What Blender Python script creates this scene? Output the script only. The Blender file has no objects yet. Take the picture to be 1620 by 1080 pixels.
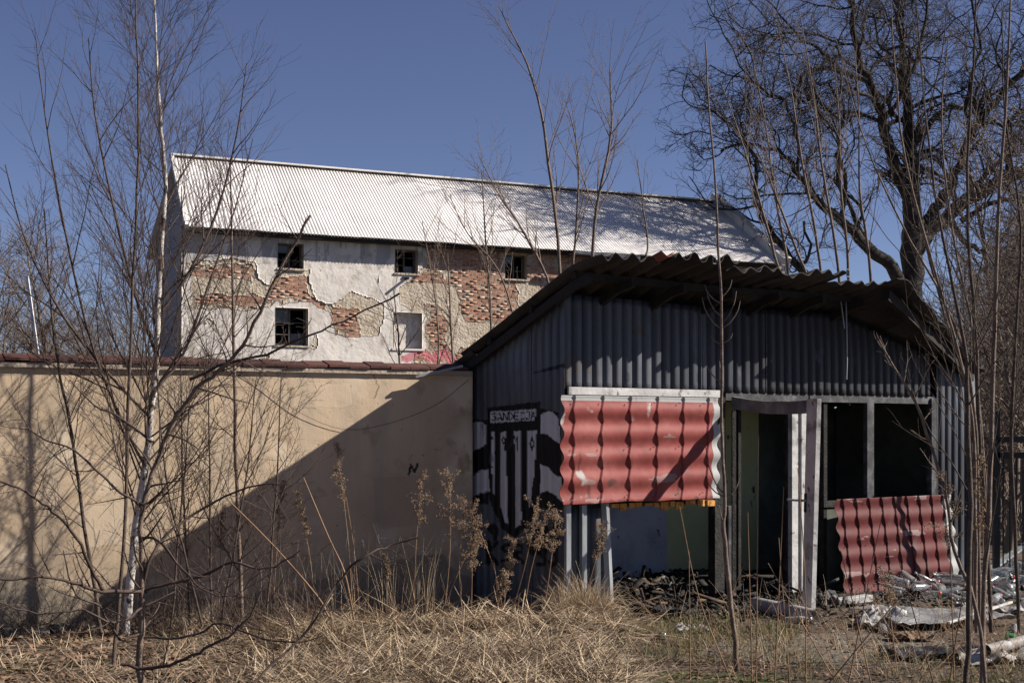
import bpy, math, random
import numpy as np
from mathutils import Vector, Matrix
from mathutils import noise as mnoise
R = random.Random(7)
NR = np.random.default_rng(7)
S = bpy.context.scene
COL = S.collection
# ------------------------------------------------------------------ camera, sky, sun, exposure
F = 2250.0; CX = 810.0; HY = 680.0; EYE = 1.6     # focal length (px), principal column, horizon row, eye height
cam = bpy.data.objects.new('camera', bpy.data.cameras.new('camera')); COL.objects.link(cam)
cam.location = (0, 0, EYE); cam.rotation_euler = (math.radians(90), 0, 0)
cam.data.sensor_width = 36; cam.data.lens = 36 * F / 1620
cam.data.shift_y = 140 / 1620; cam.data.clip_start = .1; cam.data.clip_end = 2000
S.camera = cam
SUN = Vector((2.4155, 0.0767, 1.68)).normalized()      # towards the sun
ELEV = math.asin(SUN.z); AZ = math.atan2(SUN.x, SUN.y)
sun = bpy.data.objects.new('sun', bpy.data.lights.new('sun', 'SUN')); COL.objects.link(sun)
sun.data.energy = 5.0; sun.data.angle = math.radians(.53); sun.data.color = (1, .93, .84)
sun.rotation_euler = SUN.to_track_quat('Z', 'Y').to_euler()
W = bpy.data.worlds.new('World'); S.world = W; W.use_nodes = True
nt = W.node_tree; bg = nt.nodes['Background']
sky = nt.nodes.new('ShaderNodeTexSky'); sky.sky_type = 'NISHITA'; sky.sun_disc = False
sky.sun_elevation = ELEV; sky.sun_rotation = AZ; sky.air_density = .62; sky.dust_density = .15; sky.ozone_density = 2.4; sky.altitude = 600
hs = nt.nodes.new('ShaderNodeHueSaturation'); hs.inputs['Saturation'].default_value = .96; hs.inputs['Value'].default_value = 1.06
hs.inputs['Hue'].default_value = .516
nt.links.new(sky.outputs[0], hs.inputs['Color']); nt.links.new(hs.outputs[0], bg.inputs['Color'])
bg.inputs['Strength'].default_value = .05
S.view_settings.view_transform = 'Standard'; S.view_settings.look = 'None'
S.view_settings.exposure = .76; S.view_settings.gamma = 1; S.view_settings.use_curve_mapping = False
S.render.engine = 'CYCLES'; S.cycles.max_bounces = 5; S.cycles.diffuse_bounces = 2; S.cycles.transparent_max_bounces = 8
S.cycles.use_denoising = True

# ------------------------------------------------------------------ helpers
def P(px, py, Y):
    return np.array([(px - CX) / F * Y, Y, EYE + (HY - py) / F * Y])
def proj(p):
    p = np.asarray(p); return CX + p[..., 0] / p[..., 1] * F, HY - (p[..., 2] - EYE) / p[..., 1] * F
class Frame:
    def __init__(s, o, a, n):
        s.o = np.array([o[0], o[1], 0.]); s.a = np.array([a[0], a[1], 0.]); s.n = np.array([n[0], n[1], 0.])
    def W(s, u, n, h):
        u, n, h = np.broadcast_arrays(np.asarray(u, float), np.asarray(n, float), np.asarray(h, float))
        return s.o + u[..., None] * s.a + n[..., None] * s.n + h[..., None] * np.array([0, 0, 1.])
    def px(s, px, py, n=0.):
        k = (px - CX) / F; o = s.o + n * s.n
        u = (k * o[1] - o[0]) / (s.a[0] - k * s.a[1]); Y = o[1] + u * s.a[1]
        return u, EYE + (HY - py) / F * Y
def tag(o, label=None, cat=None, group=None, kind=None):
    if label: o['label'] = label
    if cat: o['category'] = cat
    if group: o['group'] = group
    if kind: o['kind'] = kind
    return o
WL = {}
def empty(name, loc, label=None, cat=None, group=None):
    o = bpy.data.objects.new(name, None); o.empty_display_size = .2; COL.objects.link(o)
    o.location = tuple(float(v) for v in loc); WL[o.name] = Vector(o.location)
    return tag(o, label, cat, group)
def link(name, me, parent=None, world=True):
    o = bpy.data.objects.new(name, me); COL.objects.link(o)
    if parent is not None:
        o.parent = parent
        if world and parent.name in WL: o.matrix_parent_inverse = Matrix.Translation(-WL[parent.name])
    return o
def raw(V, Q, mat=None, smooth=False, name='m'):
    """fast mesh from vertex array and (n,4) or (n,3) face array"""
    V = np.ascontiguousarray(V, dtype=np.float32); Q = np.ascontiguousarray(Q, dtype=np.int32)
    me = bpy.data.meshes.new(name); n, k = Q.shape
    me.vertices.add(len(V)); me.vertices.foreach_set('co', V.ravel())
    me.loops.add(n * k); me.loops.foreach_set('vertex_index', Q.ravel())
    me.polygons.add(n); me.polygons.foreach_set('loop_start', np.arange(0, n * k, k, dtype=np.int32))
    try: me.polygons.foreach_set('loop_total', np.full(n, k, dtype=np.int32))
    except Exception: pass
    me.update(calc_edges=True)
    if smooth: me.polygons.foreach_set('use_smooth', np.ones(n, dtype=bool))
    if mat:
        me.materials.append(mat)
        if mat.get('paint'): paint_attr(me, np.zeros((len(V), 4)))
    return me
def paint_attr(me, rgba, name='paint'):
    a = me.color_attributes.get(name) or me.color_attributes.new(name, 'FLOAT_COLOR', 'POINT'); a.data.foreach_set('color', np.asarray(rgba, np.float32).ravel())
def grid_quads(nu, nv, off=0, flip=False):
    i, j = np.meshgrid(np.arange(nu - 1), np.arange(nv - 1), indexing='ij')
    a = (i * nv + j).ravel() + off
    q = np.stack([a, a + nv, a + nv + 1, a + 1], 1)
    return q[:, ::-1] if flip else q
def solid_grid(G, th):
    """closed shell from a grid of points (nu,nv,3); th = thickness vector"""
    nu, nv = G.shape[:2]; N = nu * nv
    V = np.concatenate([G.reshape(-1, 3), (G + th).reshape(-1, 3)])
    q = [grid_quads(nu, nv), grid_quads(nu, nv, N, True)]
    idx = np.arange(N).reshape(nu, nv)
    for l, fl in ((idx[:, 0], 0), (idx[:, -1], 1), (idx[0, :], 1), (idx[-1, :], 0)):
        a, b = l[:-1], l[1:]; s = np.stack([a, a + N, b + N, b], 1); q.append(s[:, ::-1] if fl else s)
    return V, np.concatenate(q)
class MB:
    """box collector"""
    def __init__(s): s.v = []; s.f = []
    def hexa(s, pts):
        b = len(s.v); s.v += [tuple(map(float, p)) for p in pts]
        s.f += [(b, b+3, b+2, b+1), (b+4, b+5, b+6, b+7), (b, b+1, b+5, b+4), (b+1, b+2, b+6, b+5), (b+2, b+3, b+7, b+6), (b+3, b, b+4, b+7)]
    def box(s, fr, u0, u1, n0, n1, h0, h1, j=0):
        c = [(u0, n1, h0), (u1, n1, h0), (u1, n0, h0), (u0, n0, h0), (u0, n1, h1), (u1, n1, h1), (u1, n0, h1), (u0, n0, h1)]
        s.hexa([fr.W(*q) + (NR.normal(0, j, 3) if j else 0) for q in c]); return s
    def bar(s, p, q, w, t, up=(0, 0, 1)):
        p = Vector(p); q = Vector(q); d = (q - p).normalized(); x = d.cross(Vector(up))
        if x.length < 1e-4: x = d.cross(Vector((1, 0, 0)))
        x.normalize(); y = x.cross(d); x = x * w / 2; y = y * t / 2
        s.hexa([p - x - y, p + x - y, p + x + y, p - x + y, q - x - y, q + x - y, q + x + y, q - x + y]); return s
    def build(s, name, mat, parent=None, bevel=0):
        me = bpy.data.meshes.new(name); me.from_pydata(s.v, [], s.f); me.update(); me.materials.append(mat)
        if mat.get('paint'): paint_attr(me, np.zeros((len(s.v), 4)))
        o = link(name, me, parent)
        if bevel:
            m = o.modifiers.new('b', 'BEVEL'); m.width = bevel; m.segments = 1; m.limit_method = 'ANGLE'
        return o
def fbm(x, y, sc=1., oct=4, seed=0.):
    return mnoise.fractal(Vector((x * sc + seed, y * sc - seed, seed * .7)), .6, 2.1, oct)
# vectorised value noise
_T = NR.random((256, 256))
def vn(x, y, sc=1., seed=0):
    x = np.asarray(x) * sc + seed * 17.3; y = np.asarray(y) * sc + seed * 5.7
    xi = np.floor(x).astype(int); yi = np.floor(y).astype(int); fx = x - xi; fy = y - yi
    fx = fx * fx * (3 - 2 * fx); fy = fy * fy * (3 - 2 * fy)
    g = lambda a, b: _T[a & 255, b & 255]
    return (g(xi, yi) * (1 - fx) + g(xi + 1, yi) * fx) * (1 - fy) + (g(xi, yi + 1) * (1 - fx) + g(xi + 1, yi + 1) * fx) * fy - .5
def vf(x, y, sc=1., seed=0, o=4):
    r = 0; a = 1.
    for i in range(o): r = r + a * vn(x, y, sc * 2 ** i, seed + i * 3); a *= .5
    return r
def inpoly(x, y, poly):
    x = np.asarray(x); y = np.asarray(y); r = np.zeros(x.shape, bool); n = len(poly)
    for i in range(n):
        x1, y1 = poly[i]; x2, y2 = poly[(i + 1) % n]
        c = ((y1 > y) != (y2 > y)) & (x < (x2 - x1) * (y - y1) / ((y2 - y1) or 1e-9) + x1); r ^= c
    return r
def dseg(x, y, pl):
    d = np.full(np.shape(x), 1e9)
    for (x1, y1), (x2, y2) in zip(pl[:-1], pl[1:]):
        L = (x2-x1)**2 + (y2-y1)**2 + 1e-9; t = np.clip(((x-x1)*(x2-x1) + (y-y1)*(y2-y1)) / L, 0, 1)
        d = np.minimum(d, np.hypot(x - x1 - t*(x2-x1), y - y1 - t*(y2-y1)))
    return d

# ------------------------------------------------------------------ materials
def mat(name, cols, sc=4., rough=.85, metal=0., bump=.3, bsc=None, streak=0, rnd=0., paint=False, spots=None, spec=.3, trans=0., detail=8, stretch=(1, 1, 1), bdist=.02, moss=None, alpha=None):
    m = bpy.data.materials.new(name); m.use_nodes = True; t = m.node_tree; N = t.nodes; L = t.links
    b = N['Principled BSDF']; b.inputs['Metallic'].default_value = metal
    b.inputs['Specular IOR Level'].default_value = spec; b.inputs['Transmission Weight'].default_value = trans
    if alpha is not None: b.inputs['Alpha'].default_value = alpha
    tc = N.new('ShaderNodeTexCoord'); mp = N.new('ShaderNodeMapping'); mp.inputs['Scale'].default_value = stretch
    L.new(tc.outputs['Object'], mp.inputs['Vector'])
    n1 = N.new('ShaderNodeTexNoise'); n1.inputs['Scale'].default_value = sc; n1.inputs['Detail'].default_value = detail; n1.inputs['Roughness'].default_value = .65
    L.new(mp.outputs[0], n1.inputs['Vector'])
    cr = N.new('ShaderNodeValToRGB'); e = cr.color_ramp.elements; k = len(cols)
    for i in range(k - 2): e.new(.5)
    for i, c in enumerate(cols): e[i].position = .3 + .4 * i / max(1, k - 1); e[i].color = (*c, 1)
    L.new(n1.outputs['Fac'], cr.inputs['Fac']); out = cr.outputs['Color']
    def mix(fac, a, bcol, mode='MIX'):
        x = N.new('ShaderNodeMix'); x.data_type = 'RGBA'; x.blend_type = mode
        if isinstance(fac, float): x.inputs['Factor'].default_value = fac
        else: L.new(fac, x.inputs['Factor'])
        L.new(a, x.inputs['A'])
        if isinstance(bcol, tuple): x.inputs['B'].default_value = (*bcol, 1)
        else: L.new(bcol, x.inputs['B'])
        return x.outputs['Result']
    def nz(scale, st=(1, 1, 1), lo=.5, hi=.6, det=6):
        q = N.new('ShaderNodeMapping'); q.inputs['Scale'].default_value = st; L.new(tc.outputs['Object'], q.inputs['Vector'])
        n = N.new('ShaderNodeTexNoise'); n.inputs['Scale'].default_value = scale; n.inputs['Detail'].default_value = det
        L.new(q.outputs[0], n.inputs['Vector']); r = N.new('ShaderNodeMapRange'); r.inputs['From Min'].default_value = lo; r.inputs['From Max'].default_value = hi
        L.new(n.outputs['Fac'], r.inputs['Value']); return r.outputs[0]
    if streak: out = mix(nz(6, (1, 1, .08), .45, .75), out, streak)
    if spots:
        for (c, scale, lo, hi) in spots: out = mix(nz(scale, (1, 1, 1), lo, hi), out, c)
    if rnd:
        oi = N.new('ShaderNodeObjectInfo'); hsv = N.new('ShaderNodeHueSaturation')
        mr = N.new('ShaderNodeMapRange'); mr.inputs['To Min'].default_value = 1 - rnd; mr.inputs['To Max'].default_value = 1 + rnd
        L.new(oi.outputs['Random'], mr.inputs['Value']); L.new(mr.outputs[0], hsv.inputs['Value']); L.new(out, hsv.inputs['Color']); out = hsv.outputs['Color']
    if paint:
        m['paint'] = 1
        a = N.new('ShaderNodeAttribute'); a.attribute_name = 'paint'
        wear = nz(9, (1, 1, .5), .22, .36); mu = N.new('ShaderNodeMath'); mu.operation = 'MULTIPLY'
        L.new(a.outputs['Alpha'], mu.inputs[0]); L.new(wear, mu.inputs[1]); out = mix(mu.outputs[0], out, a.outputs['Color'])
    L.new(out, b.inputs['Base Color'])
    rr = N.new('ShaderNodeMapRange'); rr.inputs['To Min'].default_value = rough - .12; rr.inputs['To Max'].default_value = min(1, rough + .12)
    L.new(n1.outputs['Fac'], rr.inputs['Value']); L.new(rr.outputs[0], b.inputs['Roughness'])
    if bump:
        n2 = N.new('ShaderNodeTexNoise'); n2.inputs['Scale'].default_value = bsc or sc * 6; n2.inputs['Detail'].default_value = 6
        L.new(mp.outputs[0], n2.inputs['Vector']); bp = N.new('ShaderNodeBump'); bp.inputs['Strength'].default_value = bump; bp.inputs['Distance'].default_value = bdist
        L.new(n2.outputs['Fac'], bp.inputs['Height']); L.new(bp.outputs[0], b.inputs['Normal'])
    return m
M = {}
M['tan'] = mat('tan_render', [(.43, .32, .215), (.52, .395, .27), (.59, .46, .32)], .7, .9, bump=.12, bsc=60, streak=(.40, .33, .25), spots=[((.31, .24, .17), 1.1, .54, .78), ((.66, .55, .41), 1.9, .58, .72), ((.20, .16, .12), 22, .67, .73), ((.40, .31, .21), 5, .60, .68)], paint=True)
M['coping'] = mat('terracotta', [(.06, .025, .02), (.095, .038, .03), (.055, .032, .028)], 7, .85, bump=.3, rnd=.3)
M['mortar'] = mat('mortar', [(.42, .36, .29), (.34, .27, .21)], 6, .95, bump=.5)
M['white'] = mat('old_white_plaster', [(.48, .43, .38), (.66, .61, .55), (.74, .69, .63)], 1.1, .9, bump=.3, bsc=14, streak=(.60, .57, .54), spots=[((.36, .32, .27), 1.7, .56, .72), ((.22, .20, .19), 7, .66, .74)], bdist=.03, paint=True)
M['coat'] = mat('render_undercoat', [(.33, .26, .19), (.46, .39, .30), (.56, .49, .40)], 2.2, .95, bump=.8, bsc=14, bdist=.05, paint=True)
M['brick'] = mat('brick', [(.25, .115, .072), (.36, .18, .115), (.46, .30, .21)], 3, .95, bump=.5, rnd=.25, spots=[((.50, .42, .34), 2.2, .50, .66)])
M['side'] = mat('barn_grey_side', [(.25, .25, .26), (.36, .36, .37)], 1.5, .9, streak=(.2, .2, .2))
M['zinc'] = mat('pale_roof_sheet', [(.60, .57, .55), (.72, .69, .67)], .7, .75, bump=.05, rnd=.10, spots=[((.50, .48, .46), 1.1, .60, .75)], spec=.12)
M['galv'] = mat('galvanised_sheet', [(.042, .047, .060), (.082, .09, .108), (.155, .168, .19)], 2.4, .5, metal=.2, bump=.12, bsc=9, streak=(.10, .105, .12), spots=[((.10, .075, .055), 3.1, .62, .72)], paint=True, rnd=.12, stretch=(1, 1, .3))
M['galvlit'] = mat('galvanised_post', [(.16, .17, .18), (.36, .38, .40)], 5, .45, metal=.3, bump=.1, stretch=(1, 1, .3))
M['soot'] = mat('sooty_sheet', [(.012, .012, .014), (.03, .03, .034), (.07, .065, .065)], 2.4, .8, bump=.2, stretch=(1, 1, .35))
M['asb'] = mat('fibre_cement', [(.022, .02, .02), (.04, .035, .033), (.065, .058, .052)], 3, .9, bump=.5, bsc=22, rnd=.3)
M['asbred'] = mat('red_fibre_cement', [(.15, .05, .04), (.22, .08, .07)], 6, .9)
M['char'] = mat('charred_wood', [(.008, .008, .008), (.02, .018, .016), (.05, .045, .04)], 9, .85, bump=.6, rnd=.3)
M['rafter'] = mat('rafter_wood', [(.014, .012, .011), (.03, .025, .021)], 5, .9, bump=.4)
M['red'] = mat('red_tile_sheet', [(.15, .040, .036), (.225, .056, .050), (.28, .10, .088)], 3.2, .58, bump=.1, bsc=9, paint=True, spots=[((.36, .33, .31), 2.6, .655, .69), ((.12, .06, .05), 6.5, .68, .74)], spec=.12)
M['darkred'] = mat('dark_red_tile_sheet', [(.065, .018, .018), (.115, .028, .027)], 2.4, .58, bump=.1, bsc=9, paint=True, spots=[((.10, .05, .045), 4, .60, .72)], spec=.12)
M['pvc'] = mat('dirty_white_frame', [(.30, .29, .29), (.45, .44, .43), (.56, .55, .53)], 4, .6, bump=.25, spots=[((.06, .055, .05), 3.6, .54, .72), ((.14, .11, .08), 15, .62, .68)])
M['sootrail'] = mat('sooty_rail', [(.05, .05, .052), (.13, .13, .135), (.26, .26, .26)], 4, .7, bump=.2)
M['greyframe'] = mat('smoked_frame', [(.015, .015, .016), (.05, .05, .053), (.15, .15, .155)], 6, .7, bump=.2)
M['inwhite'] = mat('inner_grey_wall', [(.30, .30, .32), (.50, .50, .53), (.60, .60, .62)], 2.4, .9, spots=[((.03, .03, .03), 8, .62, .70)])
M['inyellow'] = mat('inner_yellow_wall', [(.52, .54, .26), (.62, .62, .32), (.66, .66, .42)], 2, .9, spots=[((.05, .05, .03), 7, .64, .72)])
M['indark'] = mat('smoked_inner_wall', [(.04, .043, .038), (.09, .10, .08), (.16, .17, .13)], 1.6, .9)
M['rust'] = mat('orange_rust_strip', [(.10, .04, .02), (.55, .24, .05), (.62, .36, .12)], 14, .8, bump=.5)
M['winwood'] = mat('window_wood', [(.06, .055, .05), (.12, .11, .10)], 8, .8)
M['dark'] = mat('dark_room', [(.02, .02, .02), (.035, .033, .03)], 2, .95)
M['birch'] = mat('birch_bark', [(.34, .29, .25), (.54, .50, .46), (.64, .61, .58)], 7, .8, bump=.3, stretch=(1, 1, 2.6), spots=[((.05, .04, .035), 7, .56, .62), ((.30, .18, .11), 2.6, .52, .70)])
M['bark'] = mat('dark_bark', [(.045, .032, .024), (.085, .062, .048), (.13, .10, .08)], 18, .9, bump=.5)
M['barklit'] = mat('brown_bark', [(.09, .062, .046), (.155, .11, .083), (.25, .19, .145)], 16, .75, bump=.4)
M['twig'] = mat('reddish_twig', [(.045, .03, .025), (.085, .056, .045)], 9, .7, bump=0)
M['oak'] = mat('oak_bark', [(.018, .015, .013), (.038, .031, .026), (.065, .054, .044)], 6, .95, bump=.6)
M['oaktwig'] = mat('oak_twig', [(.03, .024, .02), (.055, .042, .034)], 3, .9, bump=0)
M['hazewood'] = mat('far_twig', [(.12, .09, .07), (.19, .145, .115)], 1, .9, bump=0)
M['straw'] = mat('dry_grass', [(.20, .14, .085), (.42, .32, .21), (.62, .50, .36)], 24, .8, bump=0, spots=[((.16, .105, .07), 1.7, .54, .70), ((.64, .54, .40), 3.1, .60, .70)])
M['strawdark'] = mat('old_grass', [(.05, .034, .022), (.11, .075, .048), (.20, .145, .10)], 5, .85, bump=0)
M['green'] = mat('short_grass', [(.07, .08, .03), (.16, .15, .06), (.30, .25, .13)], 5, .85, bump=0)
M['stem'] = mat('dead_stem', [(.16, .09, .05), (.30, .19, .11)], 8, .8, bump=0)
M['seed'] = mat('seed_head', [(.15, .10, .065), (.30, .215, .145)], 20, .9, bump=0)
M['leaf'] = mat('dead_leaf', [(.10, .055, .035), (.20, .12, .075), (.32, .23, .16)], 14, .9, bump=0)
M['ground'] = mat('earth', [(.04, .029, .021), (.075, .055, .04), (.12, .09, .065)], 2.5, .95, bump=.9, bsc=16, bdist=.03, spots=[((.055, .065, .022), 1.6, .58, .68)], paint=True)
M['concrete'] = mat('old_concrete', [(.20, .18, .15), (.30, .27, .23), (.36, .33, .29)], 3, .95, bump=.5, spots=[((.10, .085, .06), 2.6, .56, .66), ((.06, .07, .03), 3.4, .62, .70)])
M['stone'] = mat('stone', [(.09, .083, .075), (.17, .155, .14)], 8, .95, bump=.6, rnd=.3)
M['clear'] = mat('clear_plastic', [(.55, .57, .57), (.72, .74, .75)], 6, .18, bump=.1, trans=.75, spec=.5)
M['greenpl'] = mat('green_plastic', [(.05, .35, .12), (.08, .45, .18)], 6, .25, bump=.1, trans=.5, spec=.5)
M['film'] = mat('milky_film', [(.20, .20, .20), (.36, .36, .36)], 6, .35, bump=.3, trans=.25, spec=.5, spots=[((.16, .13, .10), 3, .58, .70)])
M['whitepl'] = mat('white_plastic', [(.22, .21, .20), (.48, .47, .46)], 6, .6, bump=.1, spots=[((.14, .11, .09), 5, .50, .66)])
M['cap'] = mat('red_cap', [(.55, .06, .04), (.62, .08, .05)], 6, .4, bump=0)
M['cloth'] = mat('dirty_cloth', [(.22, .19, .17), (.46, .42, .38)], 6, .95, bump=.4)
M['brown'] = mat('brown_board', [(.12, .075, .045), (.22, .14, .09)], 6, .85, bump=.3)
M['black'] = mat('black_plastic', [(.015, .015, .017), (.035, .035, .04)], 5, .5, bump=.3)
M['blackmetal'] = mat('dark_metal', [(.012, .014, .016), (.03, .035, .035)], 5, .6, bump=.1)
M['pane'] = mat('dusty_glass', [(.03, .035, .04), (.07, .075, .08)], 4, .25, bump=0, spec=.6)
M['pale'] = mat('pale_pole', [(.55, .55, .56), (.65, .65, .66)], 4, .5, bump=0)

# ------------------------------------------------------------------ tubes and trees
class TB:
    def __init__(s): s.V = []; s.Q = []; s.n = 0
    def add(s, pts, rad, k=5):
        pts = np.asarray(pts, float); m = len(pts); rad = np.asarray(rad, float)
        T = np.empty_like(pts); T[1:-1] = pts[2:] - pts[:-2]; T[0] = pts[1] - pts[0]; T[-1] = pts[-1] - pts[-2]
        T /= np.maximum(np.sqrt((T * T).sum(1)), 1e-9)[:, None]
        d = T[m // 2]; ref = np.array([1., 0, 0]) if abs(d[0]) < .6 else np.array([0, 1., 0])
        A = ref[None] - T * (T @ ref)[:, None]; A /= np.sqrt((A * A).sum(1))[:, None]
        B = np.stack([T[:,1]*A[:,2]-T[:,2]*A[:,1], T[:,2]*A[:,0]-T[:,0]*A[:,2], T[:,0]*A[:,1]-T[:,1]*A[:,0]], 1)
        an = np.arange(k) * 2 * math.pi / k
        V = pts[:, None] + rad[:, None, None] * (np.cos(an)[None, :, None] * A[:, None] + np.sin(an)[None, :, None] * B[:, None])
        i = np.arange(m - 1)[:, None] * k; j = np.arange(k)[None]; j2 = (j + 1) % k
        q = np.stack([(i + j), (i + j2), (i + k + j2), (i + k + j)], -1).reshape(-1, 4) + s.n
        s.V.append(V.reshape(-1, 3)); s.Q.append(q); s.n += m * k
    def mesh(s, m, smooth=True): return raw(np.concatenate(s.V), np.concatenate(s.Q), m, smooth)
def smooth_poly(pts, sub=3):
    """Catmull-Rom through rows (x,y,z,r)"""
    p = np.asarray(pts, float); q = np.vstack([2 * p[0] - p[1], p, 2 * p[-1] - p[-2]]); out = []
    for i in range(1, len(q) - 2):
        for t in np.arange(sub) / sub:
            a, b, c, d = q[i-1], q[i], q[i+1], q[i+2]
            out.append(.5 * ((2*b) + (-a + c)*t + (2*a - 5*b + 4*c - d)*t*t + (-a + 3*b - 3*c + d)*t**3))
    out.append(p[-1]); out = np.array(out); out[:, 3] = np.maximum(out[:, 3], .0008); return out
def unit(v): return v / max(1e-9, math.sqrt(float((v * v).sum())))
def perp(d, rng):
    a = np.array([rng.gauss(0, 1), rng.gauss(0, 1), rng.gauss(0, 1)]); a -= d * float(a @ d); return unit(a)
def shoot(p, d, L, r0, r1, n, wander, trop, rng):
    """a wandering branch; rows x,y,z,r"""
    out = [np.append(p, r0)]; st = L / n; d = d.copy(); p = p.copy()
    for i in range(n):
        d = unit(d + np.array([rng.gauss(0, wander), rng.gauss(0, wander), rng.gauss(0, wander) + trop]))
        p = p + d * st; out.append(np.append(p, r0 + (r1 - r0) * (i + 1) / n))
    return np.array(out)
def spawn(poly, count, lo, hi, ang, Lf, rf, n, wander, trop, rng, rend=.45, rmin=.0012, bias=None, acute=0):
    res = []; m = len(poly) - 1
    for c in range(count):
        f = lo + (hi - lo) * (c + rng.random()) / count; x = f * m; i = min(int(x), m - 1); t = x - i
        q = poly[i] * (1 - t) + poly[i+1] * t; d = unit(poly[i+1][:3] - poly[i][:3])
        a = math.radians(ang * rng.uniform(.7, 1.3)); e = perp(d, rng)
        if bias is not None: e = unit(e + bias)
        nd = unit(d * math.cos(a) + e * math.sin(a))
        r = max(rmin, min(q[3] * .75, q[3] * rf)); L = Lf(f) * rng.uniform(.6, 1.25)
        res.append(shoot(q[:3], nd, L, r, max(rmin * .7, r * rend * .6), n, wander, trop, rng))
    return res
def put(tb, polys, k):
    for p in polys: tb.add(p[:, :3], p[:, 3], k)
def px_poly(rows, sub=3):
    """rows (px,py,Y,diameter in px)"""
    return smooth_poly([np.append(P(a, b, Y), .5 * w / F * Y) for a, b, Y, w in rows], sub)
def tree_obj(name, base, label, cat, parts, group=None):
    t = empty(name, base, label, cat, group)
    for nm, tb, m in parts:
        if tb.n: link(nm, tb.mesh(m), t)
    return t

# ------------------------------------------------------------------ frames of the place
SH = Frame((.443, 12.0), (.7991, .6012), (.6012, -.7991))          # shed front; u to the right, n towards the viewer
SD = Frame((.443, 12.0), (-.6012, .7991), (-.7991, -.6012))        # shed left side; u to the back, n outwards (left)
GW = Frame((-4.0126, 11.146), (.8968, .4425), (.4425, -.8968))     # garden wall
bu = 40.0
BN = Frame(((287 - CX) / F * bu, bu), (.8968, .4425), (.4425, -.8968))  # barn front
gend = GW.px(745, 600)[0] + .02
# ------------------------------------------------------------------ ground
def gz(x, y):
    x = np.asarray(x, float); y = np.asarray(y, float)
    n = .05 * vf(x, y, .9, 3) + .02 * vf(x, y, 4., 5)
    near = np.clip((y - 6) / 3, 0, 1) * np.clip((30 - y) / 10, 0, 1) * np.clip((22 - abs(x)) / 6, 0, 1)
    m = .07 * np.exp(-((x - .1) / 1.25) ** 2 - ((y - 10.75) / .6) ** 2) + .03 * np.exp(-((x + 1.8) / 1.3) ** 2 - ((y - 10.7) / .6) ** 2)
    slab = np.clip(1.2 - (((x - 2.4) / .9) ** 2 + ((y - 10.7) / .75) ** 2), 0, 1)
    return (n * (1 - slab) + m - .012) * near
xs = np.unique(np.concatenate([np.linspace(-420, -12, 22), np.linspace(-12, -5, 40), np.arange(-5, 7.5, .06), np.linspace(7.5, 14, 40), np.linspace(14, 420, 22)]))
ys = np.unique(np.concatenate([np.linspace(-150, 5, 20), np.linspace(5, 8.5, 14), np.arange(8.5, 17, .06), np.linspace(17, 30, 40), np.linspace(30, 900, 30)]))
GX, GY = np.meshgrid(xs, ys, indexing='ij'); G = np.stack([GX, GY, gz(GX, GY)], -1)
me = raw(G.reshape(-1, 3), grid_quads(len(xs), len(ys)), M['ground'], True)
gp = np.zeros((GX.size, 4)); xx = GX.ravel(); yy = GY.ravel()
sl = ((xx - 2.4) / 1.0) ** 2 + ((yy - 10.6) / .8) ** 2 + .9 * vf(xx, yy, 2.2, 8) < 1.0      # worn patch of bare grey earth
gp[sl] = (.13, .112, .09, 1)
moss = (((xx - 1.0) / .8) ** 2 + ((yy - 9.25) / .35) ** 2 + .6 * vf(xx, yy, 3, 4) < 1.0); gp[moss] = (.055, .06, .02, 1)
paint_attr(me, gp); tag(link('ground', me), kind='structure')

# ------------------------------------------------------------------ garden wall
gw = empty('garden_wall', GW.W(0, 0, 0), 'long beige rendered garden wall with a coping of red clay tiles', 'wall')
u0, u1 = -7.0, gend
us = np.arange(u0, u1 + .001, .012); us[-1] = u1; hs_ = np.linspace(-.1, 2.136, 180)
U, H = np.meshgrid(us, hs_, indexing='ij')
Gd = GW.W(U, .010 * vf(U, H, .8, 2) + .004 * vf(U, H, 5, 9), H)
V, Q = solid_grid(Gd, -GW.n * .30)
me = raw(V, Q, M['tan'], True); pr = np.zeros((len(V), 4))
x, y = proj(V[:U.size]); dk = (dseg(x, y, [(647, 750), (650, 735), (656, 746), (661, 733)]) < 1.9)
pr[:U.size][dk] = (.02, .02, .02, 1)
lowp = (H.ravel() < .27 + .40 * vf(U.ravel(), H.ravel(), 1.5, 6)); pr[:U.size][lowp] = (.20, .17, .13, .75)
uu_ = U.ravel(); h2 = H.ravel(); dr_ = (vf(uu_ * 3.2, h2 * .35, 1, 77) > .42) & (h2 > 2.12 - 1.1 * np.clip(vf(uu_ * 2, uu_ * 0, 1, 78) + .4, 0, 1)); pr[:U.size][dr_] = (.26, .205, .15, .45)
for pc_, cl_ in (([(300, 700), (372, 694), (380, 742), (330, 752), (296, 736)], (.47, .385, .29, .5)), ([(480, 600), (560, 604), (556, 640), (500, 646)], (.60, .48, .35, .45)), ([(20, 620), (90, 616), (96, 690), (30, 700)], (.40, .31, .215, .5)), ([(590, 760), (668, 752), (676, 830), (600, 838)], (.36, .28, .20, .5)), ([(120, 800), (200, 790), (204, 860), (130, 870)], (.60, .50, .38, .45))):
    q_ = inpoly(x + 9 * vf(uu_, h2, 3, 91), y + 9 * vf(uu_, h2, 3, 92), pc_); pr[:U.size][q_] = cl_
for cr_ in ([(410, 584), (416, 610), (408, 640), (415, 668), (411, 700)], [(590, 590), (598, 612), (592, 632)], [(60, 780), (75, 800), (72, 830), (84, 850)], [(320, 590), (326, 640), (318, 690), (325, 740), (322, 800)]):
    dk = dseg(x + 2 * vf(x, y, .1, 4), y, cr_) < .8; pr[:U.size][dk] = (.13, .10, .075, .8)
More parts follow.
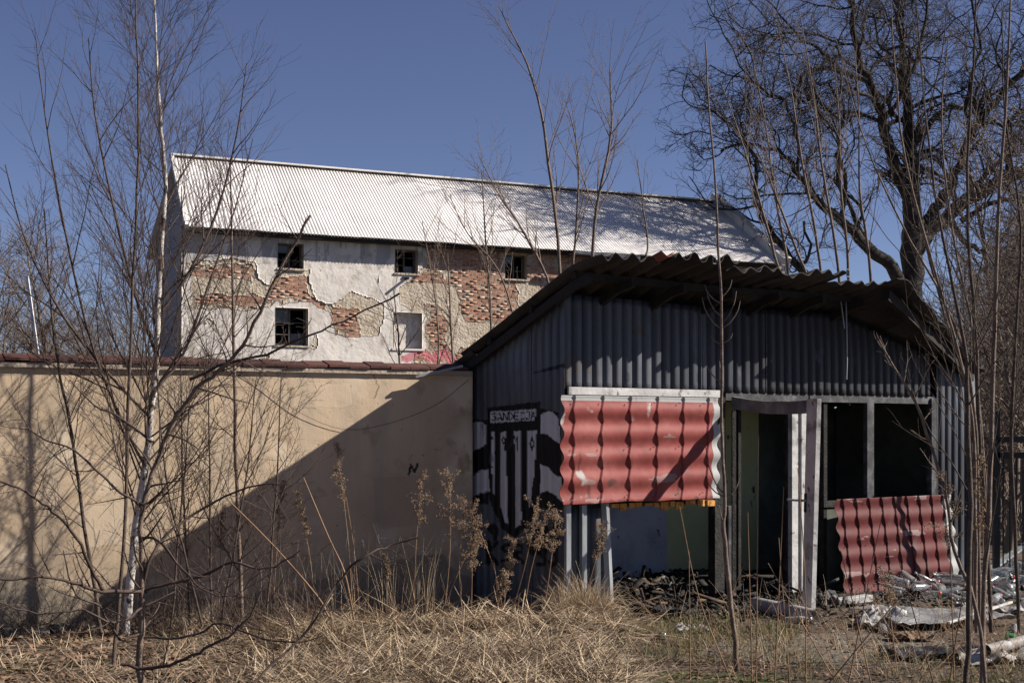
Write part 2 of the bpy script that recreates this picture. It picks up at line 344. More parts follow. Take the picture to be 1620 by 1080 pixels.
for (a, b) in (((0, 703), (55, 706)), ((86, 600), (86, 880)), ((430, 615), (520, 660))):        # thin scratches and drips of white
    dk = dseg(x, y, [a, b]) < .9; pr[:U.size][dk] = (.62, .55, .45, .6)
paint_attr(me, pr); link('render_face', me, gw)
tw = .19; tiles = []; tV = None
for i in range(int((u1 - u0) / tw)):
    a = u0 + i * tw
    if tV is None:
        b = MB(); c = tw / 2 - .004
        b.hexa([(-c, .045, 0), (c, .045, 0), (c, -.35, 0), (-c, -.35, 0), (-c, .045, .020), (c, .045, .020), (c, -.15, .066), (-c, -.15, .066)])
        me = bpy.data.meshes.new('tile'); me.from_pydata(b.v, [], b.f); me.update(); me.materials.append(M['coping']); tV = me
    o = link('coping_tile', tV, gw, False); o.matrix_parent_inverse = Matrix.Identity(4)
    w = GW.W(a + tw / 2, R.gauss(0, .006), 2.14 + R.gauss(0, .003)); o.location = Vector(w) - WL[gw.name]
    ang = math.atan2(GW.a[1], GW.a[0]); o.rotation_euler = (R.gauss(0, .012), R.gauss(0, .007), ang + R.gauss(0, .008))
    o.scale = (1, -1, 1) if False else (1, 1, 1)
# the tile profile is written with +y outward, so mirror it once onto the wall normal
for v in tV.vertices: v.co.y = -v.co.y
tV.flip_normals()
MB().box(GW, u0, u1 - .02, .004, .03, 2.095, 2.133).build('drip_ledge', M['mortar'], gw)
for i, (px, w) in enumerate(((48, .26), (97, .2), (150, .14), (16, .12))):
    uu = GW.px(px, 1000)[0]; b = MB().box(GW, uu - w/2, uu + w/2, .03, .16, -.05, .04 + .025 * (i % 2), .012)
    o = b.build('stone_block', M['stone'], None, .01); tag(o, ['wide grey stone block at the foot of the beige wall on the far left', 'grey stone block right of the widest one at the wall foot', 'smallest grey stone at the wall foot beside the birch', 'leftmost grey stone at the foot of the beige wall'][i], 'stone', 'stones at the wall foot')
# loose batten under the shed eave on the wall
MB().bar(GW.W(*[GW.px(657, 596, .1)[0], .10, GW.px(657, 596, .1)[1]]), GW.W(GW.px(730, 579, .1)[0], .12, GW.px(730, 579, .1)[1]), .03, .02).build('loose_batten', M['galvlit'])
tag(bpy.data.objects['loose_batten'], 'thin pale batten sticking out below the shed eave against the wall top', 'batten')

tb = TB(); tb.add(smooth_poly([np.append(GW.W(GW.px(a, b, .02)[0], .02, GW.px(a, b, .02)[1]), .004) for a, b in ((330, 560), (400, 600), (470, 650), (545, 679), (620, 668), (690, 640), (742, 600))], 4)[:, :3], np.full(25, .0018), 4)
tag(link('slack_cable', tb.mesh(mat('cable_sheath', [(.03, .03, .03), (.05, .05, .05)]))), 'thin dark cable sagging across the beige wall from the shed eave', 'cable')
# ------------------------------------------------------------------ barn
bn = empty('old_barn', BN.W(0, 0, 0), 'long two storey barn with peeling white plaster, bare brick and pale ribbed roof', 'barn')
bl = BN.px(1236, 500)[0]; eave_h = BN.px(300, 361, .43)[1]; wt = eave_h + .12
wins = [(439.5, 480.5, 384, 426), (624.5, 661, 394, 433.5), (799, 834, 402, 442.5), (435, 487, 486, 547), (622, 668, 493, 552)]
holes = []
for (a, b, c, d) in wins:
    ua, ht = BN.px(a, c); ub, hb = BN.px(b, d); holes.append((ua, ub, hb, ht))
ub_ = sorted({0., bl} | {v for h in holes for v in h[:2]}); hb_ = sorted({-.1, wt} | {v for h in holes for v in h[2:]})
core = MB()
for i in range(len(ub_) - 1):
    for j in range(len(hb_) - 1):
        a, b, c, d = ub_[i], ub_[i+1], hb_[j], hb_[j+1]; mu, mh = (a + b) / 2, (c + d) / 2
        if any(h[0] < mu < h[1] and h[2] < mh < h[3] for h in holes): continue
        core.box(BN, a, b, -.42, 0, c, d)
core.build('wall', M['mortar'], bn)
RO = 3.4                                            # ridge offset behind the front wall
rl = BN.px(274, 248, -RO); rr_ = BN.px(1130, 320.5, -RO); rh = (rl[1] + rr_[1]) / 2
bb = BN.px(250, 500, -2 * RO)[0]; br = BN.px(1128, 500, -2 * RO)[0]
# gable walls as solid prisms
def gable(ua, um, ubk, side, name, m, th=.3, lift=0.):
    s = side * th
    c = [(ua, 0, -.1), (ubk, -2 * RO, -.1), (ubk, -2 * RO, wt), (um, -RO, rh - .12 + lift), (ua, 0, wt - .02 + lift)]
    A = [BN.W(*q) for q in c]; B = [BN.W(q[0] + s, q[1], q[2]) for q in c]
    v = A + B; f = [(0, 1, 2, 3, 4), (9, 8, 7, 6, 5)] + [(i, i + 5, (i + 1) % 5 + 5, (i + 1) % 5) for i in range(5)]
    me = bpy.data.meshes.new(name); me.from_pydata([tuple(p) for p in v], [], f); me.update(); me.materials.append(m); paint_attr(me, np.zeros((10, 4))); return link(name, me, bn)
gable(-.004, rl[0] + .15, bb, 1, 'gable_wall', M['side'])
gable(bl + .004, rr_[0] + .1, br, 1, 'gable_wall', M['white'])
MB().box(BN, bb, br, -2 * RO - .3, -2 * RO, -.1, wt).build('rear_wall', M['side'], bn)
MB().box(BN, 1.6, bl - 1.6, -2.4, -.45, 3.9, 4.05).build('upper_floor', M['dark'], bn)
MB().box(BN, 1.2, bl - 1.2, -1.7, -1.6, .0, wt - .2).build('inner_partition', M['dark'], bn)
# damage masks in the plane of the wall
cs = .034; ug = np.arange(0, bl, cs); hg = np.arange(2.6, wt - .01, cs)
Uc, Hc = np.meshgrid(ug + cs / 2, hg + cs / 2, indexing='ij')
def pxof(U, H):
    x, y = proj(BN.W(U, 0, H)); return x, y
X, Y_ = pxof(Uc, Hc)
Xn = X + 9 * vf(Uc, Hc, 1.6, 11, 5); Yn = Y_ + 8 * vf(Uc, Hc, 1.6, 21, 5)
bare = [[(300, 415), (350, 410), (398, 412), (412, 440), (428, 448), (436, 432), (488, 430), (495, 455), (500, 475), (520, 480), (545, 470), (558, 462), (590, 472), (607, 482), (606, 500), (600, 528), (570, 532), (530, 528), (523, 505), (518, 492), (505, 488), (492, 478), (455, 478), (440, 472), (428, 486), (380, 492), (345, 488), (310, 490), (300, 470)],
        [(668, 380), (1250, 380), (1250, 640), (640, 640), (652, 560), (676, 550), (674, 494), (650, 492), (633, 480), (634, 452), (652, 440), (666, 425)]]
coatp = [[(300, 436), (395, 440), (405, 462), (360, 470), (335, 462), (300, 470)], [(398, 430), (415, 445), (430, 450), (425, 470), (400, 465)],
         [(546, 460), (610, 478), (610, 532), (572, 534), (566, 500), (574, 490), (556, 484), (540, 484), (530, 478)],
         [(630, 448), (655, 446), (690, 446), (722, 452), (730, 470), (728, 492), (735, 505), (745, 508), (850, 508), (870, 530), (870, 640), (640, 640), (668, 560), (672, 500), (630, 485)],
         [(812, 446), (850, 450), (870, 470), (840, 500), (820, 480)]]
brickin = [[(671, 478), (700, 482), (712, 512), (706, 545), (690, 552), (671, 552)]]
isbare = np.zeros(X.shape, bool); iscoat = np.zeros(X.shape, bool); isin = np.zeros(X.shape, bool)
for p_ in bare: isbare |= inpoly(Xn, Yn, p_)
for p_ in coatp: iscoat |= inpoly(Xn, Yn, p_)
for p_ in brickin: isin |= inpoly(Xn, Yn, p_)
rnd1 = vf(Uc, Hc, 1.3, 31, 5)
coatm = isbare & ((iscoat & ~isin & (rnd1 < .42)) | (~iscoat & (rnd1 > .50)))
ob = vf(Uc, Hc, 2.0, 51, 5) > .56
whitem = ~isbare & ~(ob & (Y_ > 395) & (X < 600)); coatm |= (~isbare & ~whitem)
dl = whitem.copy()
for _ in range(4): q_ = np.pad(dl, 1); dl = q_[1:-1, 1:-1] | q_[2:, 1:-1] | q_[:-2, 1:-1] | q_[1:-1, 2:] | q_[1:-1, :-2]
coatm |= dl & ~whitem & (vf(Uc, Hc, 3.5, 57, 4) > -.05)
inh = np.zeros(X.shape, bool)
for h in holes: inh |= (Uc > h[0]) & (Uc < h[1]) & (Hc > h[2]) & (Hc < h[3])
brk = (X > 806) & (X < 828) & (Y_ > 394) & (Y_ < 404)
whitem &= ~inh; coatm &= ~inh
def layer(mask, th, rough, seed, m, name, pfun=None):
    nu, nv = mask.shape; Uv, Hv = np.meshgrid(np.arange(nu + 1) * cs, hg[0] + np.arange(nv + 1) * cs, indexing='ij')
    top = BN.W(Uv, th + rough * vf(Uv, Hv, 3, seed) + rough * .5 * vf(Uv, Hv, 14, seed + 2), Hv).reshape(-1, 3); bot = BN.W(Uv, .0015, Hv).reshape(-1, 3)
    N = len(top); id_ = np.arange(N).reshape(nu + 1, nv + 1)
    i, j = np.nonzero(mask); q = [np.stack([id_[i, j], id_[i+1, j], id_[i+1, j+1], id_[i, j+1]], 1)]
    pm = np.pad(mask, 1)
    for di, dj, a, b in ((-1, 0, (0, 1), (0, 0)), (1, 0, (1, 0), (1, 1)), (0, -1, (0, 0), (1, 0)), (0, 1, (1, 1), (0, 1))):
        e = mask & ~pm[1+di:1+di+nu, 1+dj:1+dj+nv]; i, j = np.nonzero(e)
        A = id_[i + a[0], j + a[1]]; B = id_[i + b[0], j + b[1]]; q.append(np.stack([A, B, B + N, A + N], 1))
    V = np.concatenate([top, bot]); me = raw(V, np.concatenate(q), m)
    pr = np.zeros((len(V), 4))
    if pfun: x, y = proj(top); pr[:N] = pfun(x, y, Uv.ravel(), Hv.ravel())
    paint_attr(me, pr); return link(name, me, bn)
def pink(x, y, u, h):
    r = np.zeros((len(x), 4)); yn = y + 10 * vf(u, h, 2, 61); xn = x + 10 * vf(u, h, 2, 71)
    m = (dseg(xn, yn, [(640, 568), (668, 560), (690, 566), (705, 552), (716, 570), (742, 560), (770, 545)]) < 6) & (y > 540)
    r[m] = (.50, .09, .13, .75); return r
def grime(x, y, u, h):
    r = pink(x, y, u, h); st = (vf(u * 6, h * .6, 1.2, 81) > .12) & (y < 418 + 18 * vf(u * 3, h, 1, 83)) & (x > 500); r[st] = (.24, .24, .26, .6)
    st = (vf(u * 5, h * .45, 1.2, 88) > .33) & (y > 418); r[st] = (.36, .32, .27, .45)
    st = (vf(u * 4, h * .7, 1.2, 85) > -.1) & (y < 418) & (x < 470); r[st] = (.22, .22, .24, .6); return r
layer(whitem, .036, .012, 41, M['white'], 'white_plaster', grime)
layer(coatm, .017, .014, 44, M['coat'], 'undercoat', pink)
# bricks in the bare patches
bL, bH, bJ = .262, .082, .012
bm = MB(); fl = Frame((0, 0), (1, 0), (0, -1)); bm.box(fl, -(bL - bJ)/2, (bL - bJ)/2, -.002, .008, -(bH - bJ)/2, (bH - bJ)/2, .003)
bmesh_ = bpy.data.meshes.new('brick'); bmesh_.from_pydata(bm.v, [], bm.f); bmesh_.update(); bmesh_.materials.append(M['brick'])
cand = []
for j in range(int((wt - 3.2) / bH)):
    for i in range(int(bl / bL) + 1):
        u = (i + .5 + .5 * (j % 2)) * bL; h = 3.2 + (j + .5) * bH
        if u > bl - .15 or u < .15: continue
        ci = int(u / cs); cj = int((h - hg[0]) / cs)
        if not (0 <= ci < X.shape[0] and 0 <= cj < X.shape[1]): continue
        if whitem[ci, cj] or coatm[ci, cj]: continue
        if any(q[0] - .10 < u < q[1] + .10 and q[2] - .02 < h < q[3] + .02 for q in holes): continue
        if R.random() < .02: continue
        x, y = pxof(u, h); vis = y < 575 and x < 905; cand.append((0 if vis and y > 420 else 1, R.random() if vis else 2, u, h))
cand.sort(); ba = math.atan2(BN.a[1], BN.a[0])
for c in cand[:300]:
    o = link('brick', bmesh_, bn, False); o.location = Vector(BN.W(c[2] + R.gauss(0, .004), R.uniform(-.006, .006), c[3] + R.gauss(0, .003))) - WL[bn.name]
    o.rotation_euler = (0, R.gauss(0, .015), ba); o.scale = (R.uniform(.85, 1.0), 1, R.uniform(.88, 1.02))
bv = np.array(bm.v); bf = np.array(bm.f); VV = []; QQ = []; 
ca, sa = math.cos(ba), math.sin(ba)
mats_r = []
for k, c in enumerate(cand[300:]):
    sc = np.array([R.uniform(.85, 1), R.uniform(.4, 1.3), R.uniform(.88, 1.02)]); v = bv * sc
    v = np.stack([v[:, 0] * ca - v[:, 1] * sa, v[:, 0] * sa + v[:, 1] * ca, v[:, 2]], 1) + BN.W(c[2], R.uniform(-.005, .005), c[3])
    VV.append(v); QQ.append(bf + 8 * k)
M['brick2'] = mat('brick_mass', [(.23, .105, .068), (.36, .18, .115), (.46, .32, .23)], 3.2, .95, bump=.4, stretch=(1.2, 1.2, 4), detail=2, spots=[((.50, .42, .34), 2.2, .50, .66)])
tag(link('brick', raw(np.concatenate(VV), np.concatenate(QQ), M['brick2']), bn), kind='stuff')
# windows
for k, h in enumerate(holes):
    u0_, u1_, h0_, h1_ = h
    if k == 4:
        o = MB().box(BN, u0_, u1_, -.3, -.17, h0_, h1_).build('blocked_window', M['white'], bn); o['label'] = 'window walled up and plastered white'
        MB().box(BN, u0_ - .05, u1_ + .05, .0, .07, h0_ - .06, h0_ - .002).build('sill', M['white'], o); continue
    b = MB(); fw = .05; n0, n1 = -.24, -.19
    b.box(BN, u0_, u0_ + fw, n0, n1, h0_, h1_); b.box(BN, u1_ - fw, u1_, n0, n1, h0_, h1_); b.box(BN, u0_ + fw, u1_ - fw, n0, n1, h1_ - fw, h1_); b.box(BN, u0_ + fw, u1_ - fw, n0, n1, h0_, h0_ + fw)
    w = b.build('window', M['winwood'], bn); um = (u0_ + u1_) / 2
    b = MB().box(BN, um - .025, um + .025, n0 + .005, n1 - .005, h0_ + fw, h1_ - fw); b.build('mullion', M['winwood'], w)
    for f_ in ((.36, .68) if k != 3 else (.30, .62)):
        hh = h0_ + (h1_ - h0_) * f_; 
        MB().box(BN, u0_ + fw, um - .03, n0 + .01, n1 - .012, hh - .012, hh + .012).build('glazing_bar', M['winwood'], w)
        if (k + int(f_ * 10)) % 2: MB().box(BN, um + .03, u1_ - fw, n0 + .01, n1 - .012, hh - .012, hh + .012).build('glazing_bar', M['winwood'], w)
    if k != 1: MB().box(BN, u0_ + fw, um - .028, n0 + .018, n0 + .022, h0_ + (h1_ - h0_) * .64, h1_ - fw).build('pane', M['pane'], w)
    if k in (1, 3): MB().box(BN, um + .028, u1_ - fw, n0 + .018, n0 + .022, h0_ + fw, h0_ + (h1_ - h0_) * .33).build('pane', M['pane'], w)
    MB().box(BN, u0_ - .04, u1_ + .04, .0, .075, h0_ - .05, h0_ - .003).build('sill', M['coat'], w)
ub1, hb1 = BN.px(641, 441)
MB().bar(BN.W(ub1, .0, hb1), BN.W(ub1 - .02, .32, hb1 - .02), .06, .06).bar(BN.W(ub1 - .1, .05, hb1 + .03), BN.W(ub1 + .1, .05, hb1 + .03), .05, .06).build('iron_bracket', M['blackmetal'], bn)
# ribbed roof: each sheet a part
nS = 20; per = 10; NRIB = nS * per
e0 = BN.px(297.5, 360, .45)[0]; e1 = BN.px(1238, 417, .45)[0]; eh = eave_h + .03
def roofpt(f, t, up=0.):
    """f across 0..1, t from eave 0 to ridge 1"""
    ue = e0 + (e1 - e0) * f; ur = rl[0] + (rr_[0] - rl[0]) * f
    u = ue + (ur - ue) * t; n = .45 + (-RO - .45) * t; h = eh + (rh - eh) * t
    return BN.W(u, n, h + up)
for k in range(nS):
    fs = []; up = []
    for r in range(per):
        b = (k * per + r) / NRIB; w = 1 / NRIB
        fs += [b, b + .10 * w, b + .22 * w, b + .92 * w]; up += [.0, .0, .034, .034]
    fs.append((k + 1) / nS); up.append(.0)
    fs = np.array(fs); up = np.array(up); ts = np.linspace(0, 1, 7)
    Fm, Tm = np.meshgrid(fs, ts, indexing='ij'); dent = .008 * vf(Fm * 30, Tm * 3, 1, 91)
    Gr = roofpt(Fm, Tm, up[:, None] + dent + (.006 if k % 2 else 0)); Gr[:, 0] += BN.n * R.uniform(-.02, .03)
    V, Q = solid_grid(Gr[:, ::-1], np.array([0, 0, -.012])); link('roof_sheet', raw(V, Q, M['zinc']), bn)
# rear slope, ridge cap, fascia, right verge kerb
A = [BN.W(rl[0], -RO - .02, rh - .01), BN.W(rr_[0], -RO - .02, rh - .01), BN.W(br + .3, -2 * RO - .5, eh), BN.W(bb - .3, -2 * RO - .5, eh)]
me = bpy.data.meshes.new('x'); me.from_pydata([tuple(p) for p in A] + [tuple(p - np.array([0, 0, .05])) for p in A], [], [(0, 1, 2, 3), (7, 6, 5, 4), (0, 4, 5, 1), (1, 5, 6, 2), (2, 6, 7, 3), (3, 7, 4, 0)]); me.update(); me.materials.append(M['zinc']); link('rear_roof_slope', me, bn)
MB().bar(BN.W(rl[0] - .1, -RO, rh + .055), BN.W(rr_[0] + .1, -RO, rh + .055), .34, .05).build('ridge_cap', M['zinc'], bn)
MB().box(BN, e0 + .1, e1 - .1, .06, .38, eh - .10, eh - .035).build('eave_board', M['rafter'], bn)
MB().bar(roofpt(1.004, -.02, .12), roofpt(1.004, 1.03, .12), .36, .34).build('verge_kerb', M['white'], bn)
MB().bar(roofpt(-.002, -.01, .02), roofpt(-.002, 1.0, .02), .10, .16).build('verge_board', M['zinc'], bn)
ug_, _ = BN.px(905, 396, .5); ug2, _ = BN.px(1010, 400, .5)
MB().bar(BN.W(ug_, .56, eh - .03), BN.W(ug2, .56, eh - .1), .12, .1).build('gutter_remnant', M['galv'], bn)

# ------------------------------------------------------------------ shed
sh = empty('corrugated_shed', SH.W(0, 0, 0), 'burnt out corrugated metal shed with sagging roof and open front', 'shed')
DP = -1.97; SW = 5.77
def roofh(n): return np.where(n >= .22, 2.93 + .19 * (n - .22), 2.93 - .41 * (.22 - n))
def rfh(u, n):
    """top of the roof, with its right bay falling away"""
    u = np.asarray(u, float); n = np.asarray(n, float); base = roofh(n)
    edge = 3.55 + .0 * n; fall = np.clip(u - edge, 0, None) * .27 * np.clip((n + 2.6) / 2.7, 0, 1.2)
    return base - fall - .02 * np.exp(-((u - 1.6) / .7) ** 2)
def corr(fr, u0, u1, h0, h1, n0, name, m, parent, pitch=.114, dep=.042, duty=(.0, .62, .72, .94), nh=2, paintf=None, fine=None, topf=None, sag=.004, seed=0):
    if fine:
        us = np.arange(u0, u1 + 1e-6, fine); us[-1] = u1
        ph = (us / pitch) % 1.0
        w = np.interp(ph, [0, .60, .72, .92, 1.0], [1, 1, 0, 0, 1.])
        hh = np.linspace(0, 1, max(2, int((h1 - h0) / fine)))
    else:
        us = [u0]; w = [1.0 if (u0 / pitch) % 1 < .6 else 0.]; k0 = math.floor(u0 / pitch)
        for k in range(k0, int(u1 / pitch) + 2):
            for d, v in zip((0, .66, .72, .94), (1., 1., 0., 0.)):
                u = (k + d + .015 * math.sin(k * 2.3)) * pitch
                if u0 < u < u1: us.append(u); w.append(v)
        us.append(u1); w.append(w[-1]); us = np.array(us); w = np.array(w); hh = np.linspace(0, 1, nh)
    U, T = np.meshgrid(us, hh, indexing='ij'); top = (topf(us)[:, None] if topf else h1); Hh = h0 + (top - h0) * T
    n = n0 - dep + dep * w[:, None] + sag * vf(U, Hh * .8, 2.1, seed)
    Gd = fr.W(U, n, Hh); V, Q = solid_grid(Gd, -fr.n * .0025); me = raw(V, Q, m)
    pr = np.zeros((len(V), 4))
    if paintf: x, y = proj(V[:U.size]); pr[:U.size] = paintf(x, y)
    paint_attr(me, pr); return link(name, me, parent)
def GP(cx, cy): return (720 + cx / 2.843, 600 + cy / 2.843)
FONT = {'S': [[(1, .1), (.5, 0), (.05, .22), (.9, .65), (.8, .95), (.0, .95)]], 'A': [[(0, 1), (.5, 0), (1, 1)], [(.2, .65), (.8, .65)]], 'N': [[(0, 1), (0.05, 0), (.95, 1), (1, 0)]],
        'D': [[(.1, 0), (.1, 1), (.7, .9), (1, .5), (.7, .1), (.1, 0)]], 'E': [[(1, 0), (0, 0), (0, 1), (1, 1)], [(0, .5), (.8, .5)]], 'C': [[(1, .1), (.4, 0), (0, .5), (.4, 1), (1, .9)]],
        'J': [[(.3, 0), (1, 0), (.8, .9), (.3, 1), (0, .8)]], '1': [[(.1, .3), (.5, 0), (.5, 1)]], '9': [[(.9, .3), (.5, 0), (.1, .25), (.5, .5), (.9, .3), (.7, 1)]],
        '0': [[(.5, 0), (.1, .5), (.5, 1), (.9, .5), (.5, 0)]], 'K': [[(0, 0), (0, 1)], [(1, 0), (0, .5), (1, 1)]], 'G': [[(1, .1), (.4, 0), (0, .5), (.4, 1), (1, .9), (1, .5), (.5, .5)]], 'R': [[(0, 1), (0, 0), (.8, .1), (.8, .45), (0, .5), (1, 1)]]}
def letters(x, y, txt, x0, y0, cw, ch, adv, wd, slope=0.):
    m = np.zeros(len(x), bool)
    for i, c in enumerate(txt):
        for st in FONT.get(c, []):
            pl = [GP(x0 + i * adv + a * cw, y0 + slope * i * adv + b * ch) for a, b in st]; m |= dseg(x, y, pl) < wd
    return m
def graffiti(x, y):
    r = np.zeros((len(x), 4)); wob = lambda s: 1.2 * vf(x * .05, y * .05, 1, s)
    xn = x + wob(3); yn = y + wob(5)
    K = lambda m: r.__setitem__(m, (.006, .006, .007, 1)); Wt = lambda m: r.__setitem__(m, (.56, .56, .60, 1))
    pg = lambda L: inpoly(xn, yn, [GP(*q) for q in L])
    K(pg([(66, 185), (150, 180), (150, 560), (80, 560), (64, 500), (90, 420), (64, 330)]))
    K(pg([(380, 130), (470, 150), (490, 560), (478, 590), (380, 575)]))
    K(pg([(146, 128), (382, 98), (382, 570), (345, 640), (270, 715), (210, 670), (160, 560), (148, 500)]))
    Wt(pg([(70, 200), (110, 188), (134, 200), (138, 290), (108, 312), (72, 322)]))
    Wt(pg([(70, 445), (110, 408), (150, 402), (156, 500), (110, 510), (74, 535)]))
    Wt(pg([(384, 160), (415, 142), (440, 150), (466, 176), (474, 290), (440, 270), (415, 246), (384, 246)]))
    Wt(pg([(384, 378), (420, 396), (450, 430), (478, 440), (484, 552), (450, 520), (415, 498), (384, 512)]))
    Wt(pg([(158, 146), (366, 133), (366, 184), (158, 195)]))
    Wt(pg([(162, 236), (178, 236), (180, 520), (172, 505), (166, 440)])); Wt(pg([(204, 236), (226, 234), (238, 650), (222, 640), (202, 560)]))
    Wt(pg([(268, 234), (298, 231), (300, 640), (286, 655), (272, 670)])); Wt(pg([(326, 232), (368, 229), (358, 380), (345, 520), (330, 590)]))
    K(letters(x, y, 'SANDECJA', 166, 151, 20, 32, 25, 1.05, -.03))
    for c, cx_, in (('1', 160), ('9', 208), ('1', 270), ('0', 336)): K(letters(x, y, c, cx_, 258, 20, 60, 20, .95))
    K(letters(x, y, 'K', 150, 730, 40, 95, 40, 3.2)); K(letters(x, y, '9', 150, 655, 40, 60, 40, 3.5)); K(letters(x, y, 'SR', 210, 740, 40, 80, 55, 2.6))
    K(letters(x, y, 'GN', 330, 660, 50, 120, 70, 4.5)); K(letters(x, y, 'SJ', 370, 750, 36, 85, 55, 3))
    K(dseg(x, y, [(845, 590), (893, 577)]) < 1.0); K(dseg(x, y, [(862, 585), (892, 578)]) < 2.6 + 2 * vf(x * .2, y * .2, 1, 9))
    return r
# side wall, three sheets, sprayed
for i, (a, b) in enumerate(((.0, .455), (.46, .91), (.915, 1.95))):
    corr(SD, a, b, -.08, 2.0, 0, 'side_sheet', M['galv'], sh, pitch=.105, dep=.022, fine=.0085 if i < 2 else .012, paintf=graffiti, topf=lambda us: roofh(-us) - .075, seed=i)
# upper front sheets
cuts = [0.0, .80, 1.6, 2.45, 3.3, 4.1, 4.94]
toph = lambda us: rfh(us, -.02 + 0 * us) - .085
MT = {0: 'galv', 1: 'galv', 2: 'galv', 3: 'galv', 4: 'galv', 5: 'galv'}
def sootshade(x, y):  # soot of the burnt door plus shade under the roof, both painted into the colour
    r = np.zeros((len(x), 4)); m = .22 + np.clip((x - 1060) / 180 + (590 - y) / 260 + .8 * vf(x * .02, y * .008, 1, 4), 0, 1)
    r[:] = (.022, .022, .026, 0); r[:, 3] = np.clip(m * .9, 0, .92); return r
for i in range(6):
    corr(SH, cuts[i] + .002, cuts[i+1] + .01, 1.953, 2.7, .004 * (i % 2), 'front_sheet', M['galv'], sh, topf=toph, nh=14, paintf=sootshade, seed=i + 4)
SHpx = lambda px, n=0.: SH.px(px, 700, n)[0]
def sootshade_low(x, y):  # soot mixed with painted shade that keeps the right strip dark
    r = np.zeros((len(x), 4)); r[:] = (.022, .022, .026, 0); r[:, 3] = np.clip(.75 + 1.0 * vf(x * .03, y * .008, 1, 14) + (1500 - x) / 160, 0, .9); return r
corr(SH, SHpx(1481), SW, -.05, 2.5, 0, 'front_sheet', M['galv'], sh, topf=toph, nh=40, seed=20, paintf=sootshade_low)
corr(SH, .003, SHpx(962), -.05, .99, -.02, 'front_sheet', M['galv'], sh, nh=6, seed=21)
# right end wall and rear wall
SR = Frame(SH.W(SW, 0, 0)[:2], (-.6012, .7991), (.7991, .6012))
corr(SR, .0, 2.05, -.05, 2.0, 0, 'end_sheet', M['galv'], sh, topf=lambda us: rfh(SW + 0 * us, -us) - .035, nh=3)
ue = SHpx(1055, DP)
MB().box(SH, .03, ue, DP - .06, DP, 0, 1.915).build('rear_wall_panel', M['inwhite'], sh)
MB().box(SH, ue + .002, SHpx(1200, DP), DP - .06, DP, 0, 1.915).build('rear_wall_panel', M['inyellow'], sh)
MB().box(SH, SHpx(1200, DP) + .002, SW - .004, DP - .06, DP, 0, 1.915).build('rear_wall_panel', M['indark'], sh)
up_ = SHpx(1137)
MB().box(SH, .02, SW - .02, DP, .35, -.10, .012).build('floor_slab', M['char'], sh)
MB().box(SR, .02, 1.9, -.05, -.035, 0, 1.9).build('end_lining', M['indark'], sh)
# lining of the open front: posts, headers, trims
def post(px0, px1, py0, py1, n0, n1, name, m, parent=sh, label=None):
    a = SHpx(px0, n1); b = SHpx(px1, n1); h1 = SH.px((px0+px1)/2, py0, n1)[1]; h0 = SH.px((px0+px1)/2, py1, n1)[1]
    o = MB().box(SH, a, b, n0, n1, h0, h1).build(name, m, parent, .003)
    if label: o['label'] = label
    return o
post(896, 904, 797, 1000, .015, .045, 'corner_post', M['galvlit'], label='bright galvanised corner post under the red sheet')
post(921, 929, 798, 985, -.01, .03, 'post', M['galvlit'])
MB().bar(SH.W(SHpx(957, .05), .05, .99), SH.W(SHpx(966, .10), .10, -.02), .055, .05).build('leaning_post', M['galvlit'], sh)
MB().box(SH, .02, SHpx(1137), .012, .034, 1.90, 1.965).build('trim_board', M['pvc'], sh)
post(1131, 1148, 628, 1000, -.10, -.01, 'charred_post', M['char'])
post(1150, 1165, 800, 1000, -.08, -.01, 'post', M['greyframe'])
post(1168, 1173, 640, 960, -.3, -.26, 'charred_post', M['char'])
MB().box(SH, SHpx(1150), SHpx(1490), -.09, -.012, 1.875, 1.95).build('header', M['greyframe'], sh)
MB().box(SH, .04, SHpx(1131) - .01, -.09, -.012, .93, 1.00).build('window_rail', M['char'], sh)
# rusty strip as short bits
rs = empty('rs_tmp', (0, 0, 0)); bpy.data.objects.remove(rs)
b = MB(); a0 = SHpx(966); a1 = SHpx(1130); u = a0
while u < a1 - .05:
    w = R.uniform(.04, .12); b.box(SH, u, min(u + w, a1), -.008, .01, .905 + R.uniform(-.02, .025), .962 + R.uniform(-.008, .008)); u += w + R.uniform(.002, .04)
b.build('rusty_strip', M['rust'], sh)
post(1253, 1263, 640, 948, -.07, .0, 'door_jamb', M['pvc']); post(1268, 1277, 640, 948, -.05, .015, 'door_jamb', M['pvc'])
post(1245, 1250, 645, 940, -.10, -.05, 'charred_post', M['char'])
post(1372, 1383, 634, 792, -.06, -.01, 'mullion', M['greyframe'])
post(1474, 1482, 630, 800, -.06, .012, 'window_jamb', M['greyframe'])
post(1303, 1309, 634, 930, -.09, -.03, 'charred_post', M['char'])
MB().box(SH, SHpx(1305), SHpx(1480), -.07, -.01, .84, .90).build('window_rail', M['char'], sh)
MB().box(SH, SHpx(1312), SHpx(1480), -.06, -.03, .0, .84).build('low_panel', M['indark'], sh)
post(1538, 1546, 592, 915, .01, .05, 'corner_post', M['galvlit'], label='sunlit galvanised post at the right end')
